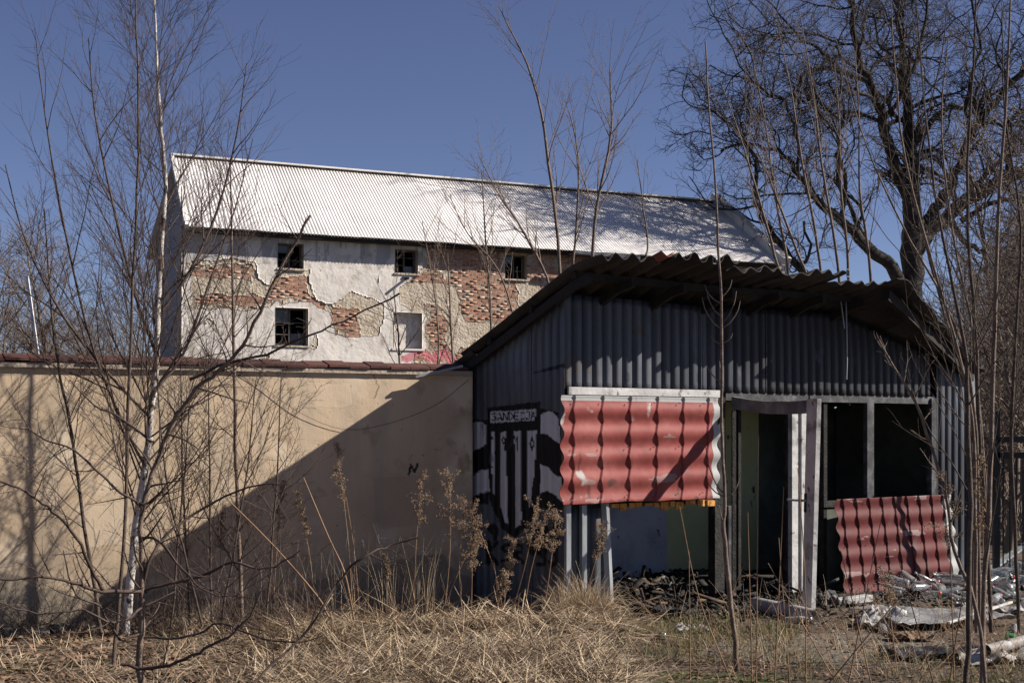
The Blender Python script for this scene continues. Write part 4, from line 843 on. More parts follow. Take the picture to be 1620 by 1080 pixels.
# the great oak
tk = TB(); cw = TB(); YO = 46.; KO = 51. / 46
OL = {
 'trunk': [(1446, 748, 46, 50), (1444, 640, 46, 44), (1443, 520, 46, 40), (1443, 430, 46, 37), (1444, 370, 46, 33), (1443, 310, 46, 27), (1440, 260, 46, 22), (1437, 190, 46, 18), (1430, 125, 46.3, 14), (1425, 60, 46.5, 10), (1420, 0, 47, 8), (1415, -80, 47, 5)],
 'a': [(1446, 360, 46, 22), (1430, 300, 45.6, 19), (1405, 225, 45.2, 17), (1390, 170, 45, 15), (1370, 120, 44.8, 13), (1352, 55, 44.6, 10), (1345, 0, 44.5, 8), (1335, -80, 44.5, 5)],
 'b': [(1372, 128, 44.8, 9), (1345, 118, 44.5, 8), (1320, 109, 44.3, 7), (1298, 107, 44, 6), (1272, 118, 43.8, 5), (1258, 145, 43.6, 4), (1262, 175, 43.5, 3)],
 'c': [(1322, 110, 44.3, 6), (1302, 78, 44, 5), (1268, 65, 43.8, 4.5), (1232, 22, 43.6, 3), (1200, -10, 43.5, 2)],
 'd': [(1440, 480, 46, 24), (1410, 425, 45.5, 21), (1372, 388, 45, 19), (1330, 348, 44.5, 15), (1297, 320, 44, 12), (1272, 293, 43.8, 9), (1247, 250, 43.6, 7), (1215, 236, 43.5, 6), (1182, 226, 43.5, 4.5), (1140, 240, 43.5, 3)],
 'e': [(1300, 470, 46, 14), (1248, 405, 46, 12), (1212, 352, 45.8, 10), (1195, 312, 45.6, 8), (1197, 262, 45.5, 6.5), (1184, 228, 45.5, 5), (1150, 190, 45.5, 4), (1110, 165, 45.5, 2.5)],
 'f': [(1447, 400, 46, 26), (1470, 370, 46.2, 24), (1506, 336, 46.4, 22), (1555, 300, 46.6, 20), (1622, 270, 47, 17), (1700, 225, 47, 13), (1780, 170, 47, 9), (1840, 100, 47, 5)],
 'g': [(1448, 380, 46, 20), (1478, 330, 46, 18), (1506, 288, 46, 16), (1530, 225, 46, 13), (1562, 175, 46, 11), (1622, 108, 46, 8), (1680, 40, 46, 5), (1720, -60, 46, 3)],
 'h': [(1500, 345, 46.4, 12), (1530, 388, 46, 9), (1570, 395, 46, 8), (1600, 420, 46, 7), (1650, 470, 46, 4)],
 'i': [(1520, 350, 46.4, 10), (1565, 322, 46, 8), (1620, 316, 46, 7), (1700, 330, 46, 4)],
 'j': [(1441, 240, 46, 12), (1462, 205, 46.5, 10), (1495, 175, 47, 8), (1550, 160, 47.3, 6), (1600, 130, 47.3, 4), (1650, 60, 47, 3)],
 'k': [(1434, 150, 46.3, 8), (1446, 105, 46.5, 7), (1462, 50, 46.8, 6), (1470, -10, 47, 4), (1476, -80, 47, 3)],
 'l': [(1395, 190, 45, 8), (1425, 150, 44, 7), (1440, 75, 43.5, 6), (1395, 78, 43.5, 4), (1380, 20, 43, 3)],
 'm': [(1330, 350, 44.5, 8), (1338, 290, 44, 7), (1325, 220, 43.6, 6), (1335, 180, 43.5, 4), (1310, 130, 43.5, 3)],
 'n': [(1262, 270, 43.7, 6), (1262, 210, 43.5, 5.5), (1240, 160, 43.3, 5), (1215, 145, 43, 4), (1180, 120, 43, 3), (1150, 60, 43, 2)],
 'o': [(1370, 380, 45, 8), (1345, 330, 46, 7), (1322, 270, 46.5, 6), (1330, 220, 46.5, 5), (1300, 190, 46.5, 4), (1290, 150, 46.5, 2)],
 'p': [(1540, 220, 46, 8), (1530, 150, 45, 7), (1550, 80, 44.6, 5), (1540, 10, 44.5, 4), (1530, -60, 44.5, 3)],
 'q': [(1600, 275, 47, 9), (1590, 210, 46, 8), (1630, 150, 45.5, 6), (1640, 60, 45.5, 4)],
 'r': [(1236, 392, 46, 8), (1262, 420, 46, 7), (1280, 400, 45, 5), (1272, 350, 45, 4)]}
oak = empty('oak_tree', P(1446, 750, 51), 'huge dark bare oak with crooked limbs behind the shed', 'tree')
ro = random.Random(5); polys = []
for k_, rows in OL.items():
    p = px_poly([(a_, b__, c__ * KO, d_ * .98) for a_, b__, c__, d_ in rows], 4)
    for q in p[2:-1]: q[:3] += NR.normal(0, .05, 3)
    polys.append(p); t_ = TB(); t_.add(p[:, :3], p[:, 3], 10 if k_ == 'trunk' else 7)
    link('trunk' if k_ == 'trunk' else 'limb', t_.mesh(M['oak']), oak)
cw = TB()
for n_, p in enumerate(polys):
    L = float(np.linalg.norm(p[-1, :3] - p[0, :3])); lo = .42 if n_ == 0 else .28
    p2 = spawn(p, int(L * 1.25) + 3, lo, 1.0, 52, lambda f: 3.5 - 1.3 * f, .45, 10, .24, .03, ro, rmin=.026); put(cw, p2, 5)
    for q in p2:
        p3 = spawn(q, 7, .15, 1.0, 50, lambda f: 1.45 - .5 * f, .55, 6, .18, .02, ro, rmin=.012); put(cw, p3, 4)
        for r_ in p3:
            p4 = spawn(r_, 5, .15, 1.0, 48, lambda f: .72, .6, 4, .18, .01, ro, rmin=.0075); put(cw, p4, 3)
            for s_ in p4[::2]: put(cw, spawn(s_, 4, .2, 1.0, 45, lambda f: .34, .7, 2, .15, 0, ro, rmin=.0055), 3)
link('crown', cw.mesh(M['oaktwig'], False), oak)

# distant bare trees; three grown once, copied with their parts
def far_tree(seed, Ht, name='bare_tree'):
    r = random.Random(seed); tk = TB(); cw = TB()
    st = shoot(np.array([0, 0, -.3]), np.array([0, 0, 1.]), Ht, Ht * .02, Ht * .004, 10, .05, .1, r); tk.add(st[:, :3], st[:, 3], 6)
    p1 = spawn(st, 22, .18, .98, 42, lambda f: Ht * .42 * (1.15 - .7 * f), .5, 7, .11, .06, r, rmin=.02); put(cw, p1, 4)
    for p in p1:
        p2 = spawn(p, 7, .2, .98, 42, lambda f: Ht * .16, .55, 4, .13, .05, r, rmin=.012); put(cw, p2, 3)
        for q in p2: put(cw, spawn(q, 6, .2, .98, 40, lambda f: Ht * .075, .6, 3, .14, .03, r, rmin=.008), 3)
    return tk.mesh(M['hazewood']), cw.mesh(M['hazewood'], False)
protos = [far_tree(s, 8.) for s in (1, 2, 3)]
def place_far(px, Y, sc, pi, label, group):
    x = (px - CX) / F * Y; t = empty('bare_tree', (x, Y, 0), label, 'tree', group); t.scale = (sc, sc, sc * R.uniform(.9, 1.1)); t.rotation_euler = (0, 0, R.uniform(0, 6.28))
    for nm, me in zip(('trunk', 'crown'), protos[pi]): link(nm, me, t, False)
gl = 'bare brownish tree of the distant row left beyond the garden wall'; gr_ = 'bare tree of the brown thicket to the right behind the fence'
for i in range(17): place_far(-170 + i * 24 + R.uniform(-8, 8), R.uniform(62, 95), R.uniform(.85, 1.3), i % 3, gl, 'distant trees on the left')
for i in range(26): place_far(1545 + (i * 21) % 330 + R.uniform(-6, 6), R.uniform(24, 62), R.uniform(.55, .95), i % 3, gr_, 'thicket on the right')
for i in range(8): place_far(1560 + i * 34, R.uniform(17, 22), R.uniform(.3, .48), i % 3, 'low brushy bare tree right behind the fence frame', 'brush behind the fence')
# far hedge of brush, uncountable
cw = TB(); r = random.Random(9)
for i in range(2600):
    Yb = r.uniform(20, 60); x = (r.uniform(1540, 1900) - CX) / F * Yb
    cw.add(shoot(np.array([x, Yb, -.1]), unit(np.array([r.gauss(0, .3), r.gauss(0, .3), 1])), r.uniform(.8, 3.2), .012, .004, 4, .12, .03, r)[:, :3], np.linspace(.012, .004, 5), 3)
for i in range(2600):
    Yb = r.uniform(60, 100); x = (r.uniform(-500, 290) - CX) / F * Yb
    cw.add(shoot(np.array([x, Yb, -.1]), unit(np.array([r.gauss(0, .3), r.gauss(0, .3), 1])), r.uniform(3.2, 6.8), .03, .01, 4, .12, .03, r)[:, :3], np.linspace(.03, .01, 5), 3)
tag(link('brush_thicket', cw.mesh(M['hazewood'], False)), 'far brown brush filling the edges beyond wall and fence', 'brush', kind='stuff')
# pole beyond the wall, fence frame at right
MB().bar(P(60, 560, 60) * 1., P(43, 437, 60), .10, .10, (0, 1, 0)).build('pole', M['pale']); tag(bpy.data.objects['pole'], 'pale slanting pole far beyond the wall on the left', 'pole')
p0 = P(60, 560, 60); o = bpy.data.objects['pole']
MB().bar((p0[0] + 1.2, 60, 0), p0, .11, .11, (0, 1, 0)).build('pole_foot', M['pale'], o)
fe = empty('fence_panel', P(1576, 860, 14.5), 'dark metal fence frame at the right edge beyond the shed', 'fence')
for a, b_, c, d in ((1576, 650, 1576, 935), (1576, 695, 1700, 695), (1576, 720, 1700, 720), (1700, 650, 1700, 935)):
    MB().bar(P(a, b_, 14.5), P(c, d, 14.5), .06, .06, (0, 1, 0)).build('post' if a == c else 'rail', M['blackmetal'], fe)
for i in range(11): MB().bar(P(1587 + i * 10.5, 722, 14.5), P(1587 + i * 10.5, 920, 14.5), .012, .012, (0, 1, 0)).build('bar', M['blackmetal'], fe)

# ------------------------------------------------------------------ dry grass and weeds
def blades(C, az, L, lean, bend, width, seg=5, twist=None):
    """vectorised arching blades; lean = start angle from vertical, bend = added over length"""
    n = len(C); t = np.linspace(0, 1, seg + 1); th = lean[:, None] + bend[:, None] * t[None] ** 1.2; st = (L / seg)[:, None]
    dx = np.sin(th) * st; dz = np.cos(th) * st
    r = np.concatenate([np.zeros((n, 1)), np.cumsum(dx[:, :-1], 1)], 1); z = np.concatenate([np.zeros((n, 1)), np.cumsum(dz[:, :-1], 1)], 1)
    ca, sa = np.cos(az)[:, None], np.sin(az)[:, None]
    cx = C[:, 0:1] + r * ca; cy = C[:, 1:2] + r * sa; cz = C[:, 2:3] + z
    g = gz(cx, cy) + .012 + .02 * NR.random((n, 1)); cz = np.maximum(cz, g)
    wa = az + math.pi / 2 + NR.normal(0, .9, n); w = (width[:, None] * (1 - .8 * t[None] ** 1.5)) / 2
    ox = np.cos(wa)[:, None] * w; oy = np.sin(wa)[:, None] * w
    A = np.stack([cx - ox, cy - oy, cz], -1); B = np.stack([cx + ox, cy + oy, cz + w * .3], -1)
    V = np.stack([A, B], 2).reshape(-1, 3); k = (seg + 1) * 2
    i = (np.arange(n) * k)[:, None] + np.arange(seg)[None] * 2
    Q = np.stack([i, i + 1, i + 3, i + 2], -1).reshape(-1, 4); return V, Q
def gpt(px, py):
    Y = 3600 / (py - HY); return (px - CX) / F * Y, Y
def tussocks(name, spots, per, Lr, m, label, cat, lean=(.1, .8), bend=(.7, 1.9), wid=(.003, .007), rad=.10, comb=0., zr=0.):
    C = []; 
    for (x, y, s) in spots:
        n = int(per * s); a = NR.random(n) * 6.283; q = rad * s * np.sqrt(NR.random(n)); az0 = NR.random() * 6.283; az = np.where(NR.random(n) < comb, az0 + NR.normal(0, .6, n), a + NR.normal(0, .7, n)); C.append(np.stack([x + q * np.cos(a), y + q * np.sin(a), az, np.full(n, s)], 1))
    C = np.concatenate(C); n = len(C); P0 = np.stack([C[:, 0], C[:, 1], gz(C[:, 0], C[:, 1]) - .01 + zr * (C[:, 3] - .4) * NR.random(n)], 1)
    V, Q = blades(P0, C[:, 2], NR.uniform(*Lr, n) * C[:, 3] ** .5, NR.uniform(*lean, n), NR.uniform(*bend, n), NR.uniform(*wid, n))
    o = link(name, raw(V, Q, m)); return tag(o, label, cat, kind='stuff')
sp = []
for i in range(430):
    py = 984 + 130 * NR.random() ** .9; px = NR.uniform(440, 985)
    dens = 1 - abs(px - 720) / 420 * .4
    if NR.random() > dens: continue
    x, y = gpt(px, py); sp.append((x, y, NR.uniform(.5, 1.25)))
half = len(sp) // 2
tussocks('dry_grass', sp, 46, (.18, .44), M['straw'], 'matted straw coloured dry grass heaped before the wall and shed', 'grass', lean=(1.05, 1.85), bend=(-.45, .75), wid=(.004, .013), rad=.22, comb=.75, zr=.17)
tussocks('dry_grass', sp, 48, (.12, .32), M['strawdark'], 'older brown grass showing between the pale straw', 'grass', lean=(.3, 1.5), bend=(.4, 1.4), wid=(.003, .008), rad=.16)
sp = []
for i in range(110):
    px = NR.uniform(-120, 470); py = 1020 + 80 * NR.random(); x, y = gpt(px, py); sp.append((x, y, NR.uniform(.4, .9)))
for i in range(60):
    px = NR.uniform(250, 600); py = NR.uniform(975, 1005); x, y = gpt(px, py); sp.append((x, y, NR.uniform(.6, 1.0)))
tussocks('dry_grass', sp, 34, (.12, .34), M['straw'], 'thin dry grass scattered under the birch and the thorn bush', 'grass', lean=(.5, 1.8), bend=(-.2, .9), rad=.2, wid=(.002, .007))
sp = []
for i in range(75):
    py = 982 + 120 * NR.random(); px = NR.uniform(420, 960); x, y = gpt(px, py); sp.append((x, y, NR.uniform(.8, 1.3)))
M['strawpale'] = mat('pale_straw', [(.27, .20, .125), (.46, .36, .25), (.60, .49, .35)], 20, .7, bump=0)
tussocks('straw_sheaves', sp, 26, (.22, .52), M['strawpale'], 'pale flattened sheaves of bent straw lying over the dry grass', 'grass', lean=(.95, 1.65), bend=(.0, .9), wid=(.004, .012), rad=.09, comb=1.0, zr=.12)
# tall upright straws in front of the shaded wall
sp = [(*gpt(NR.uniform(330, 680), NR.uniform(955, 990)), NR.uniform(.7, 1.1)) for i in range(60)]
tussocks('tall_grass', sp, 16, (.45, .85), M['straw'], 'upright pale grass stalks against the shaded wall', 'grass', lean=(-.1, .35), bend=(.0, .5), wid=(.002, .004))
# the big tussock at the shed corner
x, y = gpt(925, 992); o = tussocks('grass_tussock', [(x, y, 1.05), (x + .13, y + .05, .7), (x - .17, y - .1, .75)], 420, (.30, .56), M['straw'], 'tall arching straw tussock at the shed corner post', 'grass', lean=(-.1, .45), bend=(.5, 2.6), wid=(.002, .006), rad=.08)
del o['kind']
# short green grass
sp = [(*gpt(NR.uniform(960, 1260), NR.uniform(985, 1050)), NR.uniform(.4, .9)) for i in range(150)] + [(*gpt(NR.uniform(1250, 1650), NR.uniform(1035, 1100)), NR.uniform(.4, .8)) for i in range(60)]
tussocks('short_grass', sp, 55, (.06, .20), M['green'], 'short greenish grass right of the straw heap', 'grass', lean=(.0, .6), bend=(.2, 1.3), wid=(.002, .004))
sp = [(*gpt(NR.uniform(960, 1650), NR.uniform(960, 1085)), NR.uniform(.4, .9)) for i in range(120)]
tussocks('dry_grass', sp, 16, (.15, .42), M['straw'], 'sparse dry blades among the rubbish on the right', 'grass', lean=(.0, .9), bend=(.2, 1.3), wid=(.002, .004))
# leaf litter and rubble specks
def scatter(name, n, region, size, m, label, cat, flat=.25, z=.0):
    V = []; Q = []
    px = NR.uniform(region[0], region[1], n); py = NR.uniform(region[2], region[3], n); Yv = 3600 / (py - HY); x = (px - CX) / F * Yv
    g = gz(x, Yv) + z; base = np.array([[-1, -.6, 0], [0, -1, .2], [1, 0, 0], [0, .7, .25]])
    for i in range(n):
        a = NR.random() * 6.283; s = NR.uniform(*size); c, d = math.cos(a), math.sin(a); t = NR.normal(0, flat, 2)
        v = base * s; v = np.stack([v[:, 0]*c - v[:, 1]*d, v[:, 0]*d + v[:, 1]*c, v[:, 2] + v[:, 0]*t[0] + v[:, 1]*t[1] + s * .5], 1) + (x[i], Yv[i], g[i]); V.append(v); Q.append(np.arange(4) + 4*i)
    return tag(link(name, raw(np.concatenate(V), np.array(Q), m)), label, cat, kind='stuff')
scatter('leaf_litter', 9000, (-150, 620, 965, 1110), (.008, .028), M['leaf'], 'brown dead leaves covering the ground under the birch', 'leaves')
scatter('leaf_litter', 5000, (900, 1750, 945, 1110), (.006, .022), M['leaf'], 'dead leaves and dirt flakes between the rubbish', 'leaves')
def chunks(n, gen, m, sz=(.02, .09)):
    b = MB()
    for i in range(n):
        x, y, z = gen(); s = [NR.uniform(*sz), NR.uniform(*sz) * .6, NR.uniform(*sz) * .35]; d = unit(NR.normal(0, 1, 3) * np.array([1, 1, .35]))
        b.bar(np.array([x, y, z]) - d * s[0], np.array([x, y, z]) + d * s[0], s[1], s[2], (NR.normal(0, .3), NR.normal(0, .3), 1))
    v = np.array(b.v) + NR.normal(0, .004, (len(b.v), 3)); return raw(v, np.array(b.f), m)
def inshed():
    u = NR.uniform(.1, 3.4); n = NR.uniform(-1.9, .25); p = SH.W(u, n, 0); hp = .11 * math.exp(-((u - 1.2) / .9) ** 2) * math.exp(-((n + .7) / .8) ** 2)
    return p[0], p[1], .02 + NR.random() * (hp + .03)
tag(link('charred_debris', chunks(2600, inshed, M['char'], (.006, .045))), 'black charred debris covering the floor inside the shed', 'debris', kind='stuff')
def plank():
    p = inshed(); return p[0], p[1], p[2] + .04
M['ash'] = mat('ash_grey', [(.02, .02, .02), (.06, .058, .055), (.18, .17, .16)], 9, .9, bump=.4)
M['scorch'] = mat('scorched_brown', [(.02, .014, .01), (.07, .045, .03), (.14, .09, .06)], 9, .9, bump=.4)
def planks(n, m, label):
    b = MB()
    for i in range(n):
        x, y, z = plank(); a = R.uniform(0, 6.28); L = R.uniform(.03, .20); dz = R.gauss(0, .05); w = R.uniform(.02, .07); d = np.array([math.cos(a) * L, math.sin(a) * L, dz])
        b.bar(np.array([x, y, z]) - d, np.array([x, y, z]) + d, w, R.uniform(.006, .022), (R.gauss(0, .3), R.gauss(0, .3), 1))
    tag(link('charred_planks', raw(np.array(b.v) + NR.normal(0, .003, (len(b.v), 3)), np.array(b.f), m)), label, 'debris', kind='stuff')
planks(170, M['char'], 'black burnt boards jumbled on the floor inside the shed')
planks(22, M['ash'], 'ash grey scraps on the burnt floor inside the shed')
planks(40, M['scorch'], 'scorched brown boards on the burnt floor inside the shed')
def front():
    u = NR.uniform(.4, 6.4); n = abs(NR.normal(0, .7)) + .05; p = SH.W(u, n, 0); return p[0], p[1], float(gz(p[0], p[1])) + NR.random() * .03
tag(link('rubble', chunks(1100, front, M['stone'], (.008, .035))), 'small rubble and splinters along the open shed front', 'rubble', kind='stuff')
tag(link('burnt_splinters', chunks(900, front, M['char'], (.01, .05))), 'burnt splinters along the open shed front', 'debris', kind='stuff')

cw = TB(); r = random.Random(21)
for i in range(900):
    px = r.uniform(-120, 520); py = r.uniform(985, 1012); x, y = gpt(px, py); L = r.uniform(.12, .55)
    p = shoot(np.array([x, y, float(gz(x, y))]), unit(np.array([r.gauss(0, .7), r.gauss(0, .4), 1])), L, .0028, .001, 6, .16, -.09, r); cw.add(p[:, :3], p[:, 3], 3)
    if i % 2: put(cw, spawn(p, 3, .2, .9, 45, lambda f: L * .35, .6, 3, .14, 0, r, rmin=.001), 3)
tag(link('undergrowth', cw.mesh(M['twig'], False)), 'tangle of thin dark twigs along the foot of the beige wall', 'undergrowth', kind='stuff')
cw = TB()
for i in range(500):
    px = r.uniform(430, 1640); py = r.uniform(985, 1085); x, y = gpt(px, py); L = r.uniform(.15, .6)
    p = shoot(np.array([x, y, float(gz(x, y))]), unit(np.array([r.gauss(0, .8), r.gauss(0, .5), .8])), L, .0026, .001, 6, .08, -.03, r); cw.add(p[:, :3], p[:, 3], 3)
tag(link('dead_stems', cw.mesh(M['stem'], False)), 'thin broken dead stems sticking out of straw and rubbish', 'stems', kind='stuff')

# goldenrod weeds
def weed(px, py, tx, ty, head, label, bend=0., m=None, Yo=0., nh=15):
    x, Y = gpt(px, py); Y += Yo; x = (px - CX) / F * Y; r = rg; g = float(gz(x, Y)); T = P(tx, ty, Y - .05); B = np.array([x, Y, g - .02])
    mid = (B + T) / 2 + np.array([bend, 0, 0]); pl = smooth_poly([np.append(B, .0045), np.append(mid, .0035), np.append(T, .0022)], 5)
    tk = TB(); tk.add(pl[:, :3], pl[:, 3], 5); hd = TB()
    if head > 0:
        br = spawn(pl, nh, .66, 1.0, 52, lambda f: head * (1.5 - .6 * f), .5, 5, .16, -.05, r, rmin=.0011); put(tk, br, 3)
        V = []; 
        pts = []
        for b in br + [pl[-5:]]:
            for i in range(34):
                f = r.random() ** .6 * (len(b) - 1); j = min(int(f), len(b) - 2); q = b[j, :3] + (b[j+1, :3] - b[j, :3]) * (f - j); pts.append(q + np.array([r.gauss(0, .011), r.gauss(0, .011), r.gauss(0, .011)]))
        for q in pts:
            d = unit(np.array([r.gauss(0, 1), r.gauss(0, 1), r.gauss(0, 1)])); s = r.uniform(.004, .010)
            hd.add([q - d * s, q, q + d * s], [.0008, .0035, .0008], 3)
    t = empty('weed', B, label, 'weed', 'dead weeds before the shed'); link('stem', tk.mesh(M['stem']), t)
    if hd.n: tag(link('seed_head', hd.mesh(M['seed'], False), t), kind='stuff')
weeds = [
 (655, 985, 668, 752, .10, 'tall dead weed, left of the two fluffy ones before the shaded wall', -.02), (700, 990, 712, 748, .13, 'tall fluffy brown weed left of the sprayed shed side', .03),
 (735, 1000, 738, 790, .12, 'fluffy weed right beside the shed corner at the wall', -.05), (690, 1000, 760, 830, .08, 'bent weed leaning right before the sprayed shield', -.02),
 (800, 1000, 742, 800, .11, 'weed leaning left over the white stripes', .05), (800, 1010, 850, 800, .12, 'fluffy weed with dense head before the lower sprayed letters', .02),
 (825, 1005, 868, 805, .10, 'fluffy weed close left of the corner post', -.03), (855, 1000, 880, 815, .09, 'weed in front of the corner post', .01),
 (900, 1010, 955, 830, .07, 'single weed whose head hangs before the interior opening', .03), (790, 1000, 810, 852, .05, 'short weed with a small head under the shield tip', .01),
 (560, 990, 532, 700, .07, 'tall reddish weed in front of the sunlit wall by the shadow edge', .02), (570, 985, 545, 770, .0, 'bare reddish stalk beside the tall reddish weed', .02),
 (500, 990, 470, 780, .05, 'weed standing in the shadow middle of the wall', .03), (430, 985, 445, 760, .05, 'weed at the edge of the diagonal shadow', .0),
 (345, 985, 352, 800, .04, 'short weed low in front of the shadow tip', .0), (620, 990, 610, 880, .03, 'low weed under the shaded wall', .0),
 (770, 1030, 800, 905, .06, 'low dry weed leaning over the straw', .0), (745, 985, 748, 860, .06, 'low fluffy weed near the shed corner', .0)]
for w in weeds: weed(*w[:6], bend=w[6])
stalks = [(1196, 1085, 1200, 690, 'orange brown cane standing before the door opening', 0.), (1190, 1075, 1183, 810, 'short cane left of the orange one', .0), (1092, 1070, 1090, 872, 'dark straight stalk with a small knob before the opening', 0.),
 (1275, 1080, 1262, 740, 'dark stalk crossing the door leaf', .02), (1330, 1085, 1215, 890, 'leaning stalk before the door opening', .0), (1340, 1085, 1398, 800, 'stalk leaning right over the dark red sheet', .0),
 (1300, 1085, 1460, 900, 'long thin stalk leaning far right over rubbish', .0), (1380, 1085, 1330, 870, 'thin stalk beside the door leaf bottom', .0), (1480, 1085, 1420, 880, 'thin stalk leaning left before the bottles', .0),
 (1250, 1085, 1232, 850, 'pale grass cane left of the door leaf', .0), (1225, 1080, 1240, 770, 'thin cane in the door opening', .0), (1160, 1075, 1075, 800, 'curved pale cane leaning left to the red sheet', -.05), (1500, 1085, 1540, 830, 'thin stalk beside the right saplings', 0.)]
for (a, b, c, d, lab, be) in stalks: weed(a, b, c, d, .0, lab, bend=be)
weed(1510, 1085, 1500, 760, .12, 'fluffy weed head before the right end of the dark red sheet'); weed(1420, 1060, 1400, 905, .08, 'low fluffy weed beside the dark red sheet'); weed(1560, 1085, 1552, 720, .06, 'tall weed with round heads at the right saplings')
# red bramble canes
for a, lab in (([(350, 780, 10.4, 2.2), (430, 860, 10.2, 2.6), (500, 940, 10, 3), (520, 975, 10, 3)], 'red bramble cane slanting down to the straw'), ([(480, 755, 10.6, 2), (520, 850, 10.5, 2.6), (545, 905, 10.4, 3), (560, 980, 10.4, 3.2)], 'red bramble cane before the shaded wall')):
    tb = TB(); p = px_poly(a, 4); tb.add(p[:, :3], p[:, 3], 5); tag(link('bramble_cane', tb.mesh(M['stem'])), lab, 'bramble')

# ------------------------------------------------------------------ rubbish
def lathe(prof, k=10):
    V = []; Q = []
    for i, (r, z) in enumerate(prof):
        for j in range(k): a = j * 6.283185 / k; V.append((r * math.cos(a), r * math.sin(a), z))
    for i in range(len(prof) - 1):
        for j in range(k): Q.append((i*k + j, i*k + (j+1) % k, (i+1)*k + (j+1) % k, (i+1)*k + j))
    return np.array(V), np.array(Q)
bp = [(.004, 0), (.036, .002), (.040, .012), (.038, .03), (.041, .05), (.037, .10), (.041, .13), (.040, .18), (.030, .22), (.014, .255), (.013, .275)]
BV, BQ = lathe(bp); CV, CQ = lathe([(.001, .272), (.016, .272), (.016, .292), (.001, .292)], 10)
bms = [raw(BV * np.array([1, s, 1]), BQ, M[m], True) for s, m in ((1, 'clear'), (.62, 'clear'), (.85, 'greenpl'), (.8, 'whitepl'))]
cms = [raw(CV, CQ, M[m], False) for m in ('cap', 'whitepl', 'black', 'pale')]
def bottle(x, y, z, kind, sc, label, group=None, capk=0, cat='bottle', tilt=None):
    o = link('bottle', bms[kind]); o.location = (x, y, z); o.rotation_euler = (math.radians(90 + R.gauss(0, 18)) if tilt is None else tilt, 0, R.uniform(0, 6.28)); o.scale = (sc,) * 3
    tag(o, label, cat, group); c = link('cap', cms[capk], o, False); return o
for i in range(84):
    u = R.uniform(SHpx(1335), 5.9) if i < 66 else R.uniform(SHpx(1335), 6.4); n_ = R.uniform(.42, .95) if i < 66 else R.uniform(.99, 1.7); p = SH.W(u, n_, 0)
    bottle(p[0], p[1], float(gz(p[0], p[1])) + .04 + R.random() * .13 * (n_ < .75), 0 if R.random() < .55 else 1, R.uniform(.8, 1.25), 'empty clear plastic bottle in the heap below the dark red sheet' if n_ < .98 else 'clear plastic bottle strewn over the ground among film at the right', 'clear bottles in the rubbish', R.randrange(4))
for i, (px, py, k, lab) in enumerate(((1498, 912, 2, 'green plastic bottle at the right foot of the dark red sheet'), (1512, 915, 2, 'green plastic bottle right of the other green one, by the sapling'), (1590, 1000, 2, 'green bottle lying far right among the white rubbish'), (1605, 985, 3, 'white plastic bottle at the right edge'), (1395, 985, 0, 'clear bottle lying beside the torn white canister'), (1048, 1005, 0, 'clear bottle lying on the short grass right of the straw'), (735, 1072, 0, 'clear bottle with dark cap at the bottom edge in the straw'), (1240, 975, 3, 'dirty white bottle at the foot of the door leaf'))):
    x, y = gpt(px, py + 12); bottle(x, y, float(gz(x, y)) + .04, k, .85, lab, None, i % 4)
def crumple(cx, cy, w, h, amp, m, name, label, cat, seed, z=.03, rot=0., fold=1.):
    n = 36; u, v = np.meshgrid(np.linspace(-.5, .5, n), np.linspace(-.5, .5, n), indexing='ij')
    edge = 1 + .25 * vf(np.cos(np.arctan2(v, u)) * 2, np.sin(np.arctan2(v, u)) * 2, 1, seed)
    x = u * w * edge; y = v * h * edge; c, s = math.cos(rot), math.sin(rot); X_ = cx + x*c - y*s; Y2 = cy + x*s + y*c
    zz = gz(X_, Y2) + z + amp * np.abs(vf(u * 4 * fold, v * 4 * fold, 1, seed + 2, 5)) * 1.4 + .01 * vf(u * 20, v * 20, 1, seed)
    X_ += amp * .6 * vf(u * 6, v * 6, 1, seed + 7); V, Q = solid_grid(np.stack([X_, Y2, zz], -1), np.array([0, 0, -.002])); return tag(link(name, raw(V, Q, m, True)), label, cat)
def cr(px, py, w, h, amp, m, name, label, cat, seed, rot=0., z=.02, fold=1.): x, y = gpt(px, py); return crumple(x, y, w, h, amp, M[m], name, label, cat, seed, z, rot, fold)
cr(1485, 985, 1.15, .75, .10, 'film', 'plastic_film', 'large grey translucent sheet of film spread before the dark red sheet', 'plastic sheet', 3, .2, .05, .6)
cr(1395, 990, .34, .28, .16, 'whitepl', 'torn_canister', 'torn white plastic canister lying left of the large film', 'canister', 6)
cr(1590, 1045, .60, .35, .10, 'whitepl', 'plastic_bag', 'white plastic bag at the bottom right corner', 'bag', 9)
cr(1570, 965, .60, .3, .10, 'whitepl', 'plastic_bag', 'white crumpled bag behind the right saplings', 'bag', 12)
cr(1500, 1035, .9, .35, .06, 'black', 'black_sheet', 'black plastic sheet lying below the grey film', 'plastic sheet', 15)
cr(955, 1003, .55, .25, .07, 'cloth', 'rag', 'dirty pale rag at the right foot of the straw tussock', 'rag', 18)
cr(900, 1000, .35, .2, .07, 'cloth', 'rag', 'grey rag half buried in the straw tussock', 'rag', 20)
cr(1320, 958, .30, .25, .16, 'greyframe', 'bent_sheet', 'bent grey sheet scrap right of the door leaf foot', 'scrap', 22)
cr(1035, 975, .5, .3, .12, 'char', 'charred_heap', 'lump of charred rubble before the interior opening', 'rubble', 25)
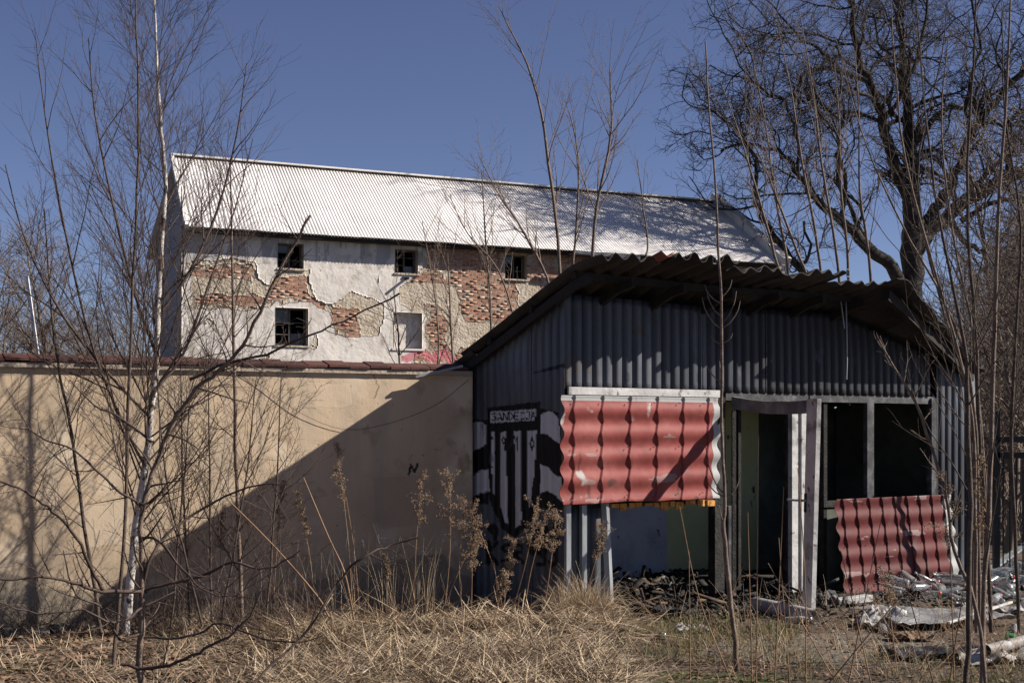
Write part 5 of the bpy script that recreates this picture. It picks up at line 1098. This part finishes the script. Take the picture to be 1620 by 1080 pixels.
cr(1095, 1000, .22, .12, .06, 'whitepl', 'plastic_scrap', 'small white scrap at the edge of the short grass', 'scrap', 27)
cr(1440, 1010, .35, .2, .06, 'brown', 'cardboard', 'brown crushed cardboard left of the black sheet', 'cardboard', 29)
cr(1540, 925, .5, .3, .12, 'film', 'plastic_film', 'crumpled clear film heaped at the right corner of the shed', 'plastic sheet', 31)
cr(1610, 930, .8, .4, .12, 'film', 'plastic_film', 'crumpled film at the right edge below the fence', 'plastic sheet', 33)
lb = [((1195, 968, .06), (1290, 985, .06), .16, .10, 'whitepl', 'pipe', 'dirty white pipe lying before the door opening', 'pipe'), ((1000, 962, .05), (1110, 955, .05), .16, .02, 'brown', 'board', 'brown scorched board before the interior opening', 'board'),
 ((1322, 960, .05), (1375, 955, .08), .10, .06, 'pvc', 'frame_piece', 'short white frame piece right of the door leaf', 'board'), ((1560, 1050, .1), (1660, 1030, .14), .10, .08, 'whitepl', 'pipe', 'white pipe end at the bottom right corner', 'pipe'),
 ((1535, 935, .1), (1640, 880, .3), .10, .02, 'galvlit', 'board', 'grey board slanting up at the right edge', 'board'), ((1500, 1000, .08), (1600, 975, .14), .03, .02, 'pvc', 'slat', 'thin white slat on the rubbish at right', 'slat'),
 ((1010, 940, .1), (1060, 942, .1), .18, .05, 'stone', 'concrete_block', 'grey concrete slab piece in the charred debris', 'block'), ((1350, 940, .02), (1290, 948, .03), .06, .04, 'char', 'charred_beam', 'short charred beam at the door threshold', 'beam')]
for (a, b, w, t, m, nm, lab, cat) in lb:
    xa, ya = gpt(a[0], a[1]); xb, yb = gpt(b[0], b[1]); pa = (xa, ya, float(gz(xa, ya)) + a[2]); pb = (xb, yb, float(gz(xb, yb)) + b[2])
    if nm == 'pipe': tb = TB(); q = np.linspace(pa, pb, 7); tb.add(q, np.full(7, w / 2 * .8), 12); tb.add(q[::-1], np.full(7, w / 2 * .7), 12); o = link(nm, tb.mesh(M[m]))
    else: o = MB().bar(pa, pb, w, t).build(nm, M[m], None, .004)
    tag(o, lab, cat)
